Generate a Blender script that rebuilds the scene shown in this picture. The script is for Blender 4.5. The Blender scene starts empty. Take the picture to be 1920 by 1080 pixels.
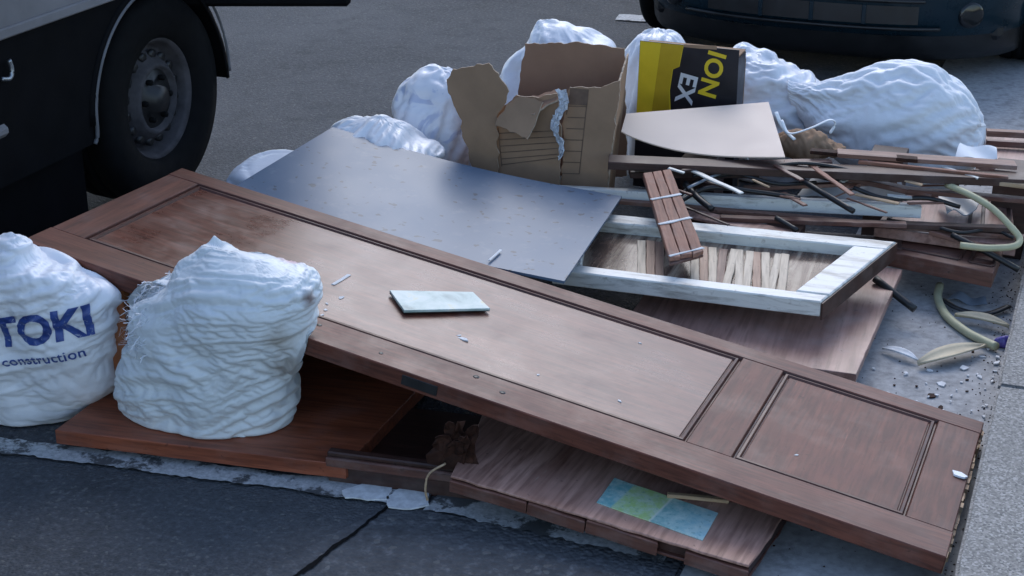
import bpy, bmesh, math, random
import numpy as np
from mathutils import Vector, Matrix
from mathutils.bvhtree import BVHTree

random.seed(7); rng = np.random.default_rng(7)
S = bpy.context.scene
COL = S.collection
R_ = math.radians

# ------------------------------------------------------------------ camera
CAM_H, FPX = 1.66, 3000.0
YAW, PITCH = R_(20.8), R_(22.5)
cam = bpy.data.cameras.new('camera'); camo = bpy.data.objects.new('camera', cam)
COL.objects.link(camo); S.camera = camo
cam.sensor_width = 36.0; cam.lens = FPX / 1920.0 * 36.0
cam.clip_start = 0.05; cam.clip_end = 3000.0
camo.location = (0, 0, CAM_H)
camo.rotation_euler = (math.pi / 2 - PITCH, 0, YAW)

# ------------------------------------------------------------------ world, sun, exposure
SUN_AZ, SUN_EL = R_(-14), R_(43)          # azimuth from +Y (street) towards +X
w = bpy.data.worlds.new('World'); S.world = w; w.use_nodes = True
wn = w.node_tree.nodes; wl = w.node_tree.links
bg = wn['Background']; sky = wn.new('ShaderNodeTexSky'); sky.sky_type = 'NISHITA'
sky.sun_disc = False; sky.sun_elevation = SUN_EL; sky.sun_rotation = SUN_AZ
sky.air_density = 1.0; sky.dust_density = 1.0; sky.ozone_density = 1.0
wl.new(sky.outputs[0], bg.inputs[0]); bg.inputs[1].default_value = 0.15
sl = bpy.data.lights.new('sun', 'SUN'); so = bpy.data.objects.new('sun', sl); COL.objects.link(so)
sl.energy = 0.6; sl.angle = R_(32); sl.color = (0.97, 0.98, 1.0)
sd = Vector((math.sin(SUN_AZ) * math.cos(SUN_EL), math.cos(SUN_AZ) * math.cos(SUN_EL), math.sin(SUN_EL)))
so.rotation_euler = (-sd).to_track_quat('-Z', 'Y').to_euler()
so.location = (0, 0, 10)
S.view_settings.view_transform = 'Standard'; S.view_settings.look = 'None'
S.view_settings.exposure = 0.9; S.view_settings.gamma = 1.0
S.view_settings.use_curve_mapping = False

# ------------------------------------------------------------------ pixel -> world helpers
_F = np.array([-math.sin(YAW) * math.cos(PITCH), math.cos(YAW) * math.cos(PITCH), -math.sin(PITCH)])
_R = np.array([math.cos(YAW), math.sin(YAW), 0.0]); _U = np.cross(_R, _F); _C = np.array([0, 0, CAM_H])
def ray(x, y): return _F + _R * (x - 960) / FPX + _U * (540 - y) / FPX
def P(x, y, z=0.0):
    r = ray(x, y); return Vector(_C + r * (z - CAM_H) / r[2])
def PY(x, y, Y):
    r = ray(x, y); return Vector(_C + r * (Y / r[1]))
def PX(x, y, X):
    r = ray(x, y); return Vector(_C + r * (X / r[0]))

# ------------------------------------------------------------------ numpy gradient noise
_perm = np.arange(256); rng.shuffle(_perm); _perm = np.concatenate([_perm, _perm, _perm])
_g = rng.normal(size=(256, 3)); _g /= np.linalg.norm(_g, axis=1)[:, None]
def pn(x, y, z):
    x, y, z = np.broadcast_arrays(x, y, z)
    xi, yi, zi = np.floor(x).astype(int), np.floor(y).astype(int), np.floor(z).astype(int)
    xf, yf, zf = x - xi, y - yi, z - zi
    u, v, t = [q * q * q * (q * (q * 6 - 15) + 10) for q in (xf, yf, zf)]
    out = 0
    for dx in (0, 1):
        for dy in (0, 1):
            for dz in (0, 1):
                h = _perm[_perm[_perm[(xi + dx) & 255] + ((yi + dy) & 255)] + ((zi + dz) & 255)]
                gd = _g[h]
                d = gd[..., 0] * (xf - dx) + gd[..., 1] * (yf - dy) + gd[..., 2] * (zf - dz)
                wgt = (u if dx else 1 - u) * (v if dy else 1 - v) * (t if dz else 1 - t)
                out = out + d * wgt
    return out
def ridge(n, k=3.2): return np.clip(1 - np.abs(n) * k, 0, 1)

# ------------------------------------------------------------------ materials
def mat(name):
    m = bpy.data.materials.new(name); m.use_nodes = True
    nt = m.node_tree; b = nt.nodes['Principled BSDF']
    return m, nt, b
def N(nt, t, **kw):
    n = nt.nodes.new(t)
    for k, v in kw.items():
        if k in n.inputs.keys(): n.inputs[k].default_value = v
        else: setattr(n, k, v)
    return n
def coords(nt, scale=(1, 1, 1), kind='Object', loc=(0, 0, 0)):
    tc = N(nt, 'ShaderNodeTexCoord'); mp = N(nt, 'ShaderNodeMapping')
    mp.inputs['Scale'].default_value = scale; mp.inputs['Location'].default_value = loc
    nt.links.new(tc.outputs[kind], mp.inputs['Vector']); return mp.outputs['Vector']
def noise(nt, vec, scale, detail=4, rough=0.55, dist=0.0):
    n = N(nt, 'ShaderNodeTexNoise', Scale=scale, Detail=detail, Roughness=rough, Distortion=dist)
    nt.links.new(vec, n.inputs['Vector']); return n.outputs['Fac']
def ramp(nt, fac, stops):
    r = N(nt, 'ShaderNodeValToRGB'); e = r.color_ramp.elements
    while len(e) < len(stops): e.new(0.5)
    for k, (p, c) in zip(e, stops):
        k.position = p; k.color = (c if len(c) == 4 else (*c, 1)) if hasattr(c, '__len__') else (c, c, c, 1)
    nt.links.new(fac, r.inputs['Fac']); return r.outputs['Color']
def mix(nt, fac, a, b, mode='MIX'):
    n = N(nt, 'ShaderNodeMix', data_type='RGBA', blend_type=mode)
    for s, v in ((0, fac), (6, a), (7, b)):
        if hasattr(v, 'node'): nt.links.new(v, n.inputs[s])
        else: n.inputs[s].default_value = v if s == 0 else ((*v, 1) if len(v) == 3 else v)
    return n.outputs[2]
def bump(nt, b, h, strength=0.3, dist=0.002):
    n = N(nt, 'ShaderNodeBump', Strength=strength, Distance=dist)
    nt.links.new(h, n.inputs['Height']); nt.links.new(n.outputs[0], b.inputs['Normal'])
def setc(nt, b, col=None, rough=None):
    if col is not None:
        if hasattr(col, 'node'): nt.links.new(col, b.inputs['Base Color'])
        else: b.inputs['Base Color'].default_value = (*col, 1)
    if rough is not None:
        if hasattr(rough, 'node'): nt.links.new(rough, b.inputs['Roughness'])
        else: b.inputs['Roughness'].default_value = rough

def plain(name, col, rough=0.5, metal=0.0, var=0.25, vs=12.0, spec=0.5):
    m, nt, b = mat(name)
    v = coords(nt); f = noise(nt, v, vs, 5, 0.6)
    d = tuple(c * (1 - var) for c in col); l = tuple(min(1, c * (1 + var)) for c in col)
    setc(nt, b, ramp(nt, f, [(0.3, d), (0.7, l)]), ramp(nt, noise(nt, v, vs * 2), [(0.2, max(0.02, rough - .1)), (0.8, min(1, rough + .1))]))
    b.inputs['Metallic'].default_value = metal; b.inputs['Specular IOR Level'].default_value = spec
    return m

def wood(name, dark, light, rough=0.38, grain=1.0, dust=0.15, dustc=(0.42, 0.38, 0.36), across=False, worn=0.25, spec=0.5):
    m, nt, b = mat(name)
    sc = (1.2, 16, 16) if not across else (16, 1.2, 16)
    v = coords(nt, sc); vo = coords(nt, (1, 1, 1))
    oi = N(nt, 'ShaderNodeObjectInfo')
    va = N(nt, 'ShaderNodeVectorMath', operation='ADD'); nt.links.new(v, va.inputs[0])
    ml = N(nt, 'ShaderNodeMath', operation='MULTIPLY'); nt.links.new(oi.outputs['Random'], ml.inputs[0]); ml.inputs[1].default_value = 37.0
    nt.links.new(ml.outputs[0], va.inputs[1]); vv = va.outputs[0]
    g1 = noise(nt, vv, 2.2 * grain, 6, 0.62, 0.6); g2 = noise(nt, vv, 9 * grain, 3, 0.5)
    c = ramp(nt, g1, [(0.28, dark), (0.5, tuple((a + q) / 2 for a, q in zip(dark, light))), (0.72, light)])
    c = mix(nt, ramp(nt, g2, [(0.45, 0.0), (0.62, 0.55)]), c, tuple(q * 0.6 for q in dark))
    big = noise(nt, vo, 3.0, 4, 0.6)
    c = mix(nt, ramp(nt, big, [(0.45, 0.0), (0.8, worn)]), c, tuple(q * 1.5 for q in light))
    ds = noise(nt, vo, 7.0, 8, 0.7)
    c = mix(nt, ramp(nt, ds, [(0.5, 0.0), (0.78, dust)]), c, dustc)
    sp = noise(nt, vo, 55.0, 2, 0.5)
    c = mix(nt, ramp(nt, sp, [(0.70, 0.0), (0.74, 0.55)]), c, tuple(q * 0.45 for q in dark))
    vs_ = coords(nt, (3, 60, 60)) if not across else coords(nt, (60, 3, 60))
    scr = noise(nt, vs_, 1.5, 3, 0.6, 0.3)
    c = mix(nt, ramp(nt, scr, [(0.70, 0.0), (0.745, 0.35)]), c, tuple(min(.7, q * 2.2) for q in light))
    setc(nt, b, c, ramp(nt, ds, [(0.3, rough - 0.06), (0.75, rough + 0.22)]))
    b.inputs['Specular IOR Level'].default_value = spec
    bump(nt, b, g2, 0.12, 0.001)
    return m

def white_paint(name, base=(0.72, 0.71, 0.67), dirt=(0.20, 0.18, 0.15), thr=0.575):
    m, nt, b = mat(name); v = coords(nt, (1, 6, 6)); vo = coords(nt)
    f = noise(nt, v, 5, 8, 0.68, 0.5)
    c = mix(nt, ramp(nt, f, [(thr - .08, 0.0), (thr + .1, 0.85)]), base, dirt)
    f2 = noise(nt, vo, 40, 3, 0.6)
    c = mix(nt, ramp(nt, f2, [(0.62, 0.0), (0.72, 0.6)]), c, (0.3, 0.27, 0.24))
    setc(nt, b, c, 0.45); bump(nt, b, f, 0.4, 0.002); return m

def sack_mat(name, base=(0.74, 0.76, 0.80), dirt=(0.33, 0.31, 0.28), amount=0.5, stain=None, rough=0.42, tint=None):
    m, nt, b = mat(name); vo = coords(nt)
    f = noise(nt, vo, 6, 8, 0.7, 0.4)
    c = mix(nt, ramp(nt, f, [(0.52, 0.0), (0.85, amount)]), base, dirt)
    f3 = noise(nt, vo, 28, 4, 0.6)
    c = mix(nt, ramp(nt, f3, [(0.6, 0.0), (0.8, amount * .6)]), c, dirt)
    if tint:                                   # printed ink showing faintly as patches
        f4 = noise(nt, vo, 11, 3, 0.5, 1.5)
        c = mix(nt, ramp(nt, f4, [(0.56, 0.0), (0.62, 0.75)]), c, tint)
    if stain:
        for (sx, sy, sz, r, col) in stain:
            tc = N(nt, 'ShaderNodeTexCoord')
            d = N(nt, 'ShaderNodeVectorMath', operation='DISTANCE'); nt.links.new(tc.outputs['Object'], d.inputs[0])
            d.inputs[1].default_value = (sx, sy, sz)
            ad = N(nt, 'ShaderNodeMath', operation='MULTIPLY_ADD'); nt.links.new(f3, ad.inputs[0]); ad.inputs[1].default_value = r * 1.3; nt.links.new(d.outputs['Value'], ad.inputs[2])
            c = mix(nt, ramp(nt, ad.outputs[0], [(r * 0.9, 0.8), (r * 1.8, 0.0)]), c, col)
    setc(nt, b, c, ramp(nt, f, [(0.3, rough - .08), (0.7, rough + .15)]))
    cr_ = coords(nt, (.45, .45, 1.6)); bump(nt, b, noise(nt, cr_, 48, 6, 0.68, .6), 0.42, 0.0028)
    b.inputs['Sheen Weight'].default_value = 0.1
    return m

M = {}
M['door'] = wood('door_veneer', (0.066, 0.018, 0.011), (0.175, 0.055, 0.033), 0.44, 1.1, 0.12, worn=0.15, spec=.38)
M['door_groove'] = wood('door_moulding', (0.05, 0.014, 0.009), (0.12, 0.036, 0.022), 0.40, 1.0, 0.1)
M['door_panel'] = wood('door_panel_veneer', (0.068, 0.020, 0.013), (0.20, 0.072, 0.046), 0.27, 2.0, 0.18, worn=0.15)
M['red'] = wood('cabinet_veneer', (0.15, 0.036, 0.016), (0.38, 0.105, 0.048), 0.40, 0.8, 0.12, worn=0.25)
M['brown'] = wood('brown_board', (0.075, 0.028, 0.020), (0.16, 0.065, 0.045), 0.42, 0.9, 0.25)
M['brown2'] = wood('faded_board', (0.19, 0.092, 0.07), (0.42, 0.25, 0.205), 0.34, 0.6, 0.4, across=True, worn=0.5)
M['painted_sheen'] = wood('veneer_painted_sheen', (0.17, 0.072, 0.050), (0.54, 0.32, 0.25), 0.36, 0.75, 0.2, (0.5, 0.38, 0.33), across=True, worn=0.5)  # pale colour stands in for sky sheen on the veneer
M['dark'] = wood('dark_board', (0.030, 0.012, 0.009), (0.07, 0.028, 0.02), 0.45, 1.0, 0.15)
M['lath'] = wood('split_lath', (0.17, 0.062, 0.036), (0.34, 0.15, 0.095), 0.6, 1.0, 0.5, (0.5, 0.42, 0.36))
M['strip'] = wood('brown_strip', (0.14, 0.060, 0.040), (0.27, 0.14, 0.10), 0.5, 1.0, 0.4)
M['raw'] = wood('raw_wood', (0.36, 0.23, 0.13), (0.58, 0.42, 0.27), 0.7, 1.0, 0.3, (0.6, 0.55, 0.5))
M['orange'] = wood('orange_block', (0.22, 0.065, 0.02), (0.38, 0.13, 0.045), 0.5, 1.0, 0.15)
M['white'] = white_paint('old_white_paint')
M['white2'] = white_paint('grimy_white_paint', (0.66, 0.66, 0.62), thr=0.53)
M['sack'] = sack_mat('woven_sack', amount=0.45)
M['sack_b'] = sack_mat('woven_sack_clean', (0.70, 0.72, 0.77), amount=0.3, rough=.34)
M['sack_ink'] = sack_mat('woven_sack_blue_print', (0.74, 0.76, 0.82), amount=0.3, tint=(0.42, 0.47, 0.64))
def ink_mat():
    m, nt, b = mat('cracked_blue_ink'); v = coords(nt)
    c = ramp(nt, noise(nt, v, 25, 4, .6), [(.3, (0.02, 0.045, 0.20)), (.7, (0.05, 0.10, 0.34))])
    n = noise(nt, v, 70, 6, .75, .8)
    c = mix(nt, ramp(nt, n, [(.58, 0.0), (.65, 0.8)]), c, (0.60, 0.63, 0.70))
    setc(nt, b, c, .45); return m
M['ink'] = ink_mat()
M['black'] = plain('black_plastic', (0.012, 0.012, 0.013), 0.42, var=0.4)
M['rubber'] = plain('tyre_rubber', (0.006, 0.006, 0.0065), 0.85, var=0.3, vs=30, spec=0.12)
M['truck'] = plain('truck_black_panel', (0.004, 0.004, 0.005), 0.7, var=0.3, spec=0.08)
M['truck_grey'] = plain('truck_grey_dropside', (0.20, 0.19, 0.195), 0.7, var=0.2, vs=5, spec=0.25)
M['rim'] = plain('grimy_steel_rim', (0.058, 0.054, 0.058), 0.75, var=0.5, vs=18, spec=0.25)
M['trim'] = plain('grey_trim', (0.12, 0.12, 0.13), 0.6)
M['carpaint'] = plain('dark_teal_paint', (0.004, 0.017, 0.027), 0.3, var=0.15, spec=0.25)
M['carpaint'].node_tree.nodes['Principled BSDF'].inputs['Coat Weight'].default_value = 0.15
M['glassdark'] = plain('car_glass', (0.01, 0.012, 0.014), 0.08)
M['chrome'] = plain('dull_chrome', (0.30, 0.32, 0.34), 0.35, 0.9)
M['card'] = plain('cardboard', (0.32, 0.205, 0.13), 0.85, var=0.16, vs=7, spec=0.2)
M['card_in'] = plain('cardboard_inside', (0.28, 0.17, 0.115), 0.9, var=0.14, vs=6, spec=0.2)
M['cardedge'] = plain('torn_cardboard_edge', (0.42, 0.33, 0.25), 0.9, var=0.3, vs=60, spec=0.1)
M['print'] = plain('brown_print', (0.14, 0.088, 0.06), 0.8, var=0.3, vs=30)
M['yellow'] = plain('yellow_print', (0.74, 0.53, 0.02), 0.42, var=0.1, vs=9)
M['yellow2'] = plain('dark_yellow_print', (0.50, 0.33, 0.012), 0.42, var=0.12, vs=9)
M['blackprint'] = plain('black_print', (0.010, 0.009, 0.014), 0.4)
M['whiteprint'] = plain('white_print', (0.65, 0.65, 0.66), 0.5, var=0.1)
M['cream'] = plain('cream_hardboard', (0.66, 0.53, 0.44), 0.6, var=0.05, vs=5)
M['hose'] = plain('cream_hose', (0.44, 0.42, 0.26), 0.5, var=0.2)
M['paper'] = plain('white_paper', (0.78, 0.79, 0.80), 0.6, var=0.06)
M['plaster'] = plain('white_chips', (0.66, 0.66, 0.66), 0.8, var=0.2, vs=40)
M['husk'] = plain('pale_split_wood', (0.52, 0.44, 0.30), 0.6, var=0.25, vs=14)
M['greyplastic'] = plain('grey_plastic', (0.22, 0.25, 0.29), 0.4, var=0.25, vs=8)
M['purple'] = plain('purple_wrapper', (0.10, 0.07, 0.32), 0.3, var=0.4, vs=60)
M['bark'] = plain('torn_dark_veneer', (0.035, 0.014, 0.009), 0.75, var=0.6, vs=60, spec=.2)
M['film'] = sack_mat('crumpled_film', (0.60, 0.62, 0.66), amount=.5, rough=.3)
M['kerb'] = None

def grey_sheet_mat():
    m, nt, b = mat('grey_laminate'); vo = coords(nt)
    f = noise(nt, vo, 3.5, 5, 0.6); sp = noise(nt, vo, 38, 2, 0.4)
    c = ramp(nt, f, [(0.3, (0.075, 0.12, 0.185)), (0.75, (0.11, 0.16, 0.23))])
    c = mix(nt, ramp(nt, sp, [(0.665, 0.0), (0.69, 0.75)]), c, (0.035, 0.045, 0.06))
    lo = noise(nt, vo, 16, 6, 0.7)
    c = mix(nt, ramp(nt, lo, [(0.55, 0.0), (0.8, 0.25)]), c, (0.42, 0.42, 0.42))
    setc(nt, b, c, ramp(nt, f, [(0.3, 0.30), (0.8, 0.46)])); b.inputs['Specular IOR Level'].default_value = .28; return m
M['grey'] = grey_sheet_mat()

def asphalt_mat(name, base=(0.050, 0.052, 0.056), lite=(0.085, 0.087, 0.092), coarse=1.0):
    m, nt, b = mat(name); v = coords(nt)
    vor = N(nt, 'ShaderNodeTexVoronoi', Scale=150.0 * coarse); nt.links.new(v, vor.inputs['Vector'])
    n1 = noise(nt, v, 1.3, 6, 0.65); n2 = noise(nt, v, 70 * coarse, 4, 0.7); n3 = noise(nt, v, 9, 6, 0.7)
    c = ramp(nt, n2, [(0.3, tuple(q * .55 for q in base)), (0.55, base), (0.78, tuple(q * 1.35 for q in lite))])
    c = mix(nt, ramp(nt, n1, [(0.35, 0.0), (0.75, 0.6)]), c, lite)
    c = mix(nt, ramp(nt, n3, [(0.52, 0.0), (0.75, 0.6)]), c, tuple(q * 0.45 for q in base))
    n5 = noise(nt, v, 3.2, 7, 0.72, 1.0)
    c = mix(nt, ramp(nt, n5, [(0.55, 0.0), (0.68, 0.4)]), c, tuple(q * 0.5 for q in base))
    wn_ = N(nt, 'ShaderNodeTexWhiteNoise'); nt.links.new(vor.outputs['Position'], wn_.inputs['Vector'])
    c = mix(nt, ramp(nt, wn_.outputs['Value'], [(0.965, 0.0), (0.975, 0.4)]), c, (0.20, 0.20, 0.19))
    setc(nt, b, c, 0.85); b.inputs['Specular IOR Level'].default_value = 0.15
    ad = N(nt, 'ShaderNodeMath', operation='MULTIPLY_ADD'); nt.links.new(vor.outputs['Distance'], ad.inputs[0]); ad.inputs[1].default_value = -1.6; nt.links.new(n2, ad.inputs[2])
    bump(nt, b, ad.outputs[0], 0.55, 0.005); return m
M['asphalt'] = asphalt_mat('asphalt', (0.074, 0.079, 0.088), (0.118, 0.124, 0.135))
M['asphalt2'] = asphalt_mat('asphalt_coarse', (0.066, 0.071, 0.080), (0.14, 0.146, 0.158), 0.62)
def gutter_mat():
    m, nt, b = mat('gutter_concrete'); v = coords(nt)
    n1 = noise(nt, v, 2.5, 6, 0.65); n2 = noise(nt, v, 60, 5, 0.65); n3 = noise(nt, v, 14, 6, 0.7)
    c = ramp(nt, n2, [(0.25, (0.28, 0.275, 0.272)), (0.75, (0.48, 0.475, 0.47))])
    c = mix(nt, ramp(nt, n3, [(0.5, 0.0), (0.72, 0.6)]), c, (0.07, 0.07, 0.07))
    c = mix(nt, ramp(nt, n1, [(0.45, 0.0), (0.8, 0.5)]), c, (0.36, 0.365, 0.37))
    b.inputs['Specular IOR Level'].default_value = .15; setc(nt, b, c, 0.85); bump(nt, b, n2, 0.4, 0.003); return m
M['gutter'] = gutter_mat()
def granite_mat():
    m, nt, b = mat('granite_kerb'); v = coords(nt)
    vor = N(nt, 'ShaderNodeTexVoronoi', Scale=230.0); nt.links.new(v, vor.inputs['Vector'])
    wn_ = N(nt, 'ShaderNodeTexWhiteNoise'); nt.links.new(vor.outputs['Position'], wn_.inputs['Vector'])
    c = ramp(nt, wn_.outputs['Value'], [(0.0, (0.10, 0.10, 0.10)), (0.22, (0.17, 0.165, 0.155)), (0.7, (0.25, 0.24, 0.225)), (1.0, (0.38, 0.365, 0.35))])
    n3 = noise(nt, v, 5, 6, 0.7)
    c = mix(nt, ramp(nt, n3, [(0.42, 0.0), (0.75, 0.5)]), c, (0.15, 0.145, 0.14))
    setc(nt, b, c, 0.75); bump(nt, b, noise(nt, v, 130, 3, 0.7), 0.5, 0.003); return m
M['kerb'] = granite_mat()
def marking_mat():
    m, nt, b = mat('worn_white_paint'); v = coords(nt)
    n2 = noise(nt, v, 7, 9, 0.74); n3 = noise(nt, v, 90, 3, 0.7)
    c = ramp(nt, n3, [(0.3, (0.28, 0.29, 0.30)), (0.7, (0.56, 0.57, 0.58))])
    c = mix(nt, ramp(nt, n2, [(0.50, 0.0), (0.545, 0.95)]), c, (0.055, 0.057, 0.06))
    setc(nt, b, c, 0.8); bump(nt, b, n3, 0.3, 0.0012); return m
M['marking'] = marking_mat()

# ------------------------------------------------------------------ object helpers
def tag(o, label, cat, group=None):
    o['label'] = label; o['category'] = cat
    if group: o['group'] = group
    return o
def kind(o, k): o['kind'] = k; return o
def empty(name, loc, label=None, cat=None, group=None, rot=None):
    o = bpy.data.objects.new(name, None); COL.objects.link(o)
    o.matrix_world = rot if rot is not None else Matrix.Translation(loc)
    o.empty_display_size = 0.05
    if label: tag(o, label, cat, group)
    return o
def link(name, me, m, parent=None, mw=None, smooth=False):
    o = bpy.data.objects.new(name, me); COL.objects.link(o)
    if m is not None: me.materials.append(m) if not isinstance(m, (list, tuple)) else [me.materials.append(q) for q in m]
    if mw is not None: o.matrix_world = mw
    if parent is not None:
        o.parent = parent; o.matrix_parent_inverse = Matrix()
        if mw is not None:
            o.matrix_basis = PM(parent).inverted() @ mw
    if smooth:
        me.polygons.foreach_set('use_smooth', [True] * len(me.polygons))
    return o
def PM(o):
    m = o.matrix_basis.copy()
    while o.parent: o = o.parent; m = o.matrix_basis @ m
    return m
def bm_mesh(name, bm):
    me = bpy.data.meshes.new(name); bmesh.ops.recalc_face_normals(bm, faces=bm.faces); bm.to_mesh(me); bm.free(); return me
def frame(o, x, nrm):
    x = Vector(x).normalized(); z = Vector(nrm).normalized(); y = z.cross(x).normalized(); z = x.cross(y)
    return Matrix((( x.x, y.x, z.x, o[0]), (x.y, y.y, z.y, o[1]), (x.z, y.z, z.z, o[2]), (0, 0, 0, 1)))

def outline_solid(pts, th, bev=0.0015, step=0.04, jit=0.0, seed=0):
    """solid from a 2D outline (local xy, top at z=0, bottom at z=-th), edges broken up by jit"""
    n = len(pts); out = []
    cx = sum(p[0] for p in pts) / n; cy = sum(p[1] for p in pts) / n
    for i in range(n):
        a, b = pts[i], pts[(i + 1) % n]; L = math.hypot(b[0] - a[0], b[1] - a[1])
        k = max(1, int(L / step)) if jit > 0 else 1
        for j in range(k):
            t = j / k; x = a[0] + (b[0] - a[0]) * t; y = a[1] + (b[1] - a[1]) * t
            if jit > 0:
                q = float(pn(np.array(x * 47 + seed), np.array(y * 47), np.array(seed * 1.7))) * jit * 2
                nx, ny = (b[1] - a[1]) / L, -(b[0] - a[0]) / L
                x += nx * q; y += ny * q
            out.append((x, y))
    bm = bmesh.new()
    top = [bm.verts.new((x, y, 0)) for x, y in out]; bot = [bm.verts.new((x, y, -th)) for x, y in out]
    f = bm.faces.new(top); bm.faces.new(bot[::-1])
    m = len(out)
    for i in range(m): bm.faces.new((top[i], bot[i], bot[(i + 1) % m], top[(i + 1) % m]))
    bmesh.ops.recalc_face_normals(bm, faces=bm.faces)
    if bev > 0:
        es = [e for e in bm.edges if abs(e.verts[0].co.z - e.verts[1].co.z) < 1e-6]
        bmesh.ops.bevel(bm, geom=es, offset=bev, segments=1, affect='EDGES')
    return bm
def slab(name, pts, th, m, parent=None, jit=0.0, bev=0.0015, seed=0):
    """board whose top face has the world corners pts (first edge = long/grain axis); returns object"""
    pts = [Vector(p) for p in pts]
    c = sum(pts, Vector()) / len(pts)
    nrm = (pts[1] - pts[0]).cross(pts[-1] - pts[0])
    if nrm.z < 0: nrm = -nrm
    fr = frame(c, pts[1] - pts[0], nrm); inv = fr.inverted()
    loc = [(inv @ p) for p in pts]
    bm = outline_solid([(p.x, p.y) for p in loc], th, bev, 0.03, jit, seed)
    return link(name, bm_mesh(name, bm), m, parent, fr)
def beam(name, a, b, wd, th, m, parent=None, jit=0.001, roll=0.0, seed=0):
    """stick from a to b (centre line of its top face)"""
    a, b = Vector(a), Vector(b); x = (b - a).normalized()
    up = Matrix.Rotation(roll, 3, x) @ Vector((0, 0, 1)); y = up.cross(x).normalized() * wd / 2
    return slab(name, [a - y, b - y, b + y, a + y], th, m, parent, jit, seed=seed)
def box_bm(bm, x0, x1, y0, y1, z0, z1):
    v = [bm.verts.new((x, y, z)) for x in (x0, x1) for y in (y0, y1) for z in (z0, z1)]
    for f in ((0, 1, 3, 2), (4, 6, 7, 5), (0, 4, 5, 1), (2, 3, 7, 6), (0, 2, 6, 4), (1, 5, 7, 3)): bm.faces.new([v[i] for i in f])
def box(name, x0, x1, y0, y1, z0, z1, m, parent=None, bev=0.003, mw=None):
    bm = bmesh.new(); box_bm(bm, x0, x1, y0, y1, z0, z1)
    if bev: bmesh.ops.recalc_face_normals(bm, faces=bm.faces); bmesh.ops.bevel(bm, geom=list(bm.edges), offset=bev, segments=1, affect='EDGES')
    return link(name, bm_mesh(name, bm), m, parent, mw)
def grid_mesh(name, G, closed_u=False, m=None, parent=None, mw=None, caps=False):
    nv, nu, _ = G.shape; vs = G.reshape(-1, 3)
    fs = []
    for i in range(nv - 1):
        for j in range(nu if closed_u else nu - 1):
            k = (j + 1) % nu; fs.append((i * nu + j, i * nu + k, (i + 1) * nu + k, (i + 1) * nu + j))
    if caps: fs.append(tuple(range(nu))[::-1]); fs.append(tuple((nv - 1) * nu + j for j in range(nu)))
    me = bpy.data.meshes.new(name); me.from_pydata(vs.tolist(), [], fs); me.update()
    return link(name, me, m, parent, mw, True)
def tube_mesh(name, pts, r, m, parent=None, seg=10, res=6, mw=None, cyclic=False, flat=None):
    pts = [np.array(p, float) for p in pts]; n = len(pts); path = []
    for i in range(n if cyclic else n - 1):
        p0 = pts[(i - 1) % n] if (cyclic or i > 0) else 2 * pts[0] - pts[1]; p1 = pts[i]; p2 = pts[(i + 1) % n]
        p3 = pts[(i + 2) % n] if (cyclic or i + 2 < n) else 2 * pts[-1] - pts[-2]
        for k in range(res):
            t = k / res; path.append(0.5 * ((2 * p1) + (p2 - p0) * t + (2 * p0 - 5 * p1 + 4 * p2 - p3) * t * t + (3 * p1 - p0 - 3 * p2 + p3) * t ** 3))
    if not cyclic: path.append(pts[-1])
    rows = []; L = len(path)
    for i in range(L):
        a = path[(i - 1) % L] if (cyclic or i > 0) else path[0]; b = path[(i + 1) % L] if (cyclic or i < L - 1) else path[-1]
        d = (b - a) / (np.linalg.norm(b - a) + 1e-9); up = np.array([0, 0, 1.0]) if abs(d[2]) < 0.95 else np.array([1.0, 0, 0])
        s = np.cross(d, up); s /= np.linalg.norm(s); u = np.cross(s, d)
        rr = r if not callable(r) else r(i / (L - 1))
        fl = 1.0 if flat is None else flat
        rows.append([path[i] + s * math.cos(2 * math.pi * q / seg) * rr + u * math.sin(2 * math.pi * q / seg) * rr * fl for q in range(seg)])
    if cyclic: rows.append(rows[0])
    return grid_mesh(name, np.array(rows), True, m, parent, mw, caps=not cyclic)
def lathe(name, prof, m, parent=None, mw=None, seg=48, a0=0, a1=2 * math.pi):
    full = abs(a1 - a0 - 2 * math.pi) < 1e-6
    n = seg if full else seg + 1
    G = np.array([[(x, r * math.cos(a0 + (a1 - a0) * k / seg), r * math.sin(a0 + (a1 - a0) * k / seg)) for k in range(n)] for x, r in prof])
    return grid_mesh(name, G, full, m, parent, mw)

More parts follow.
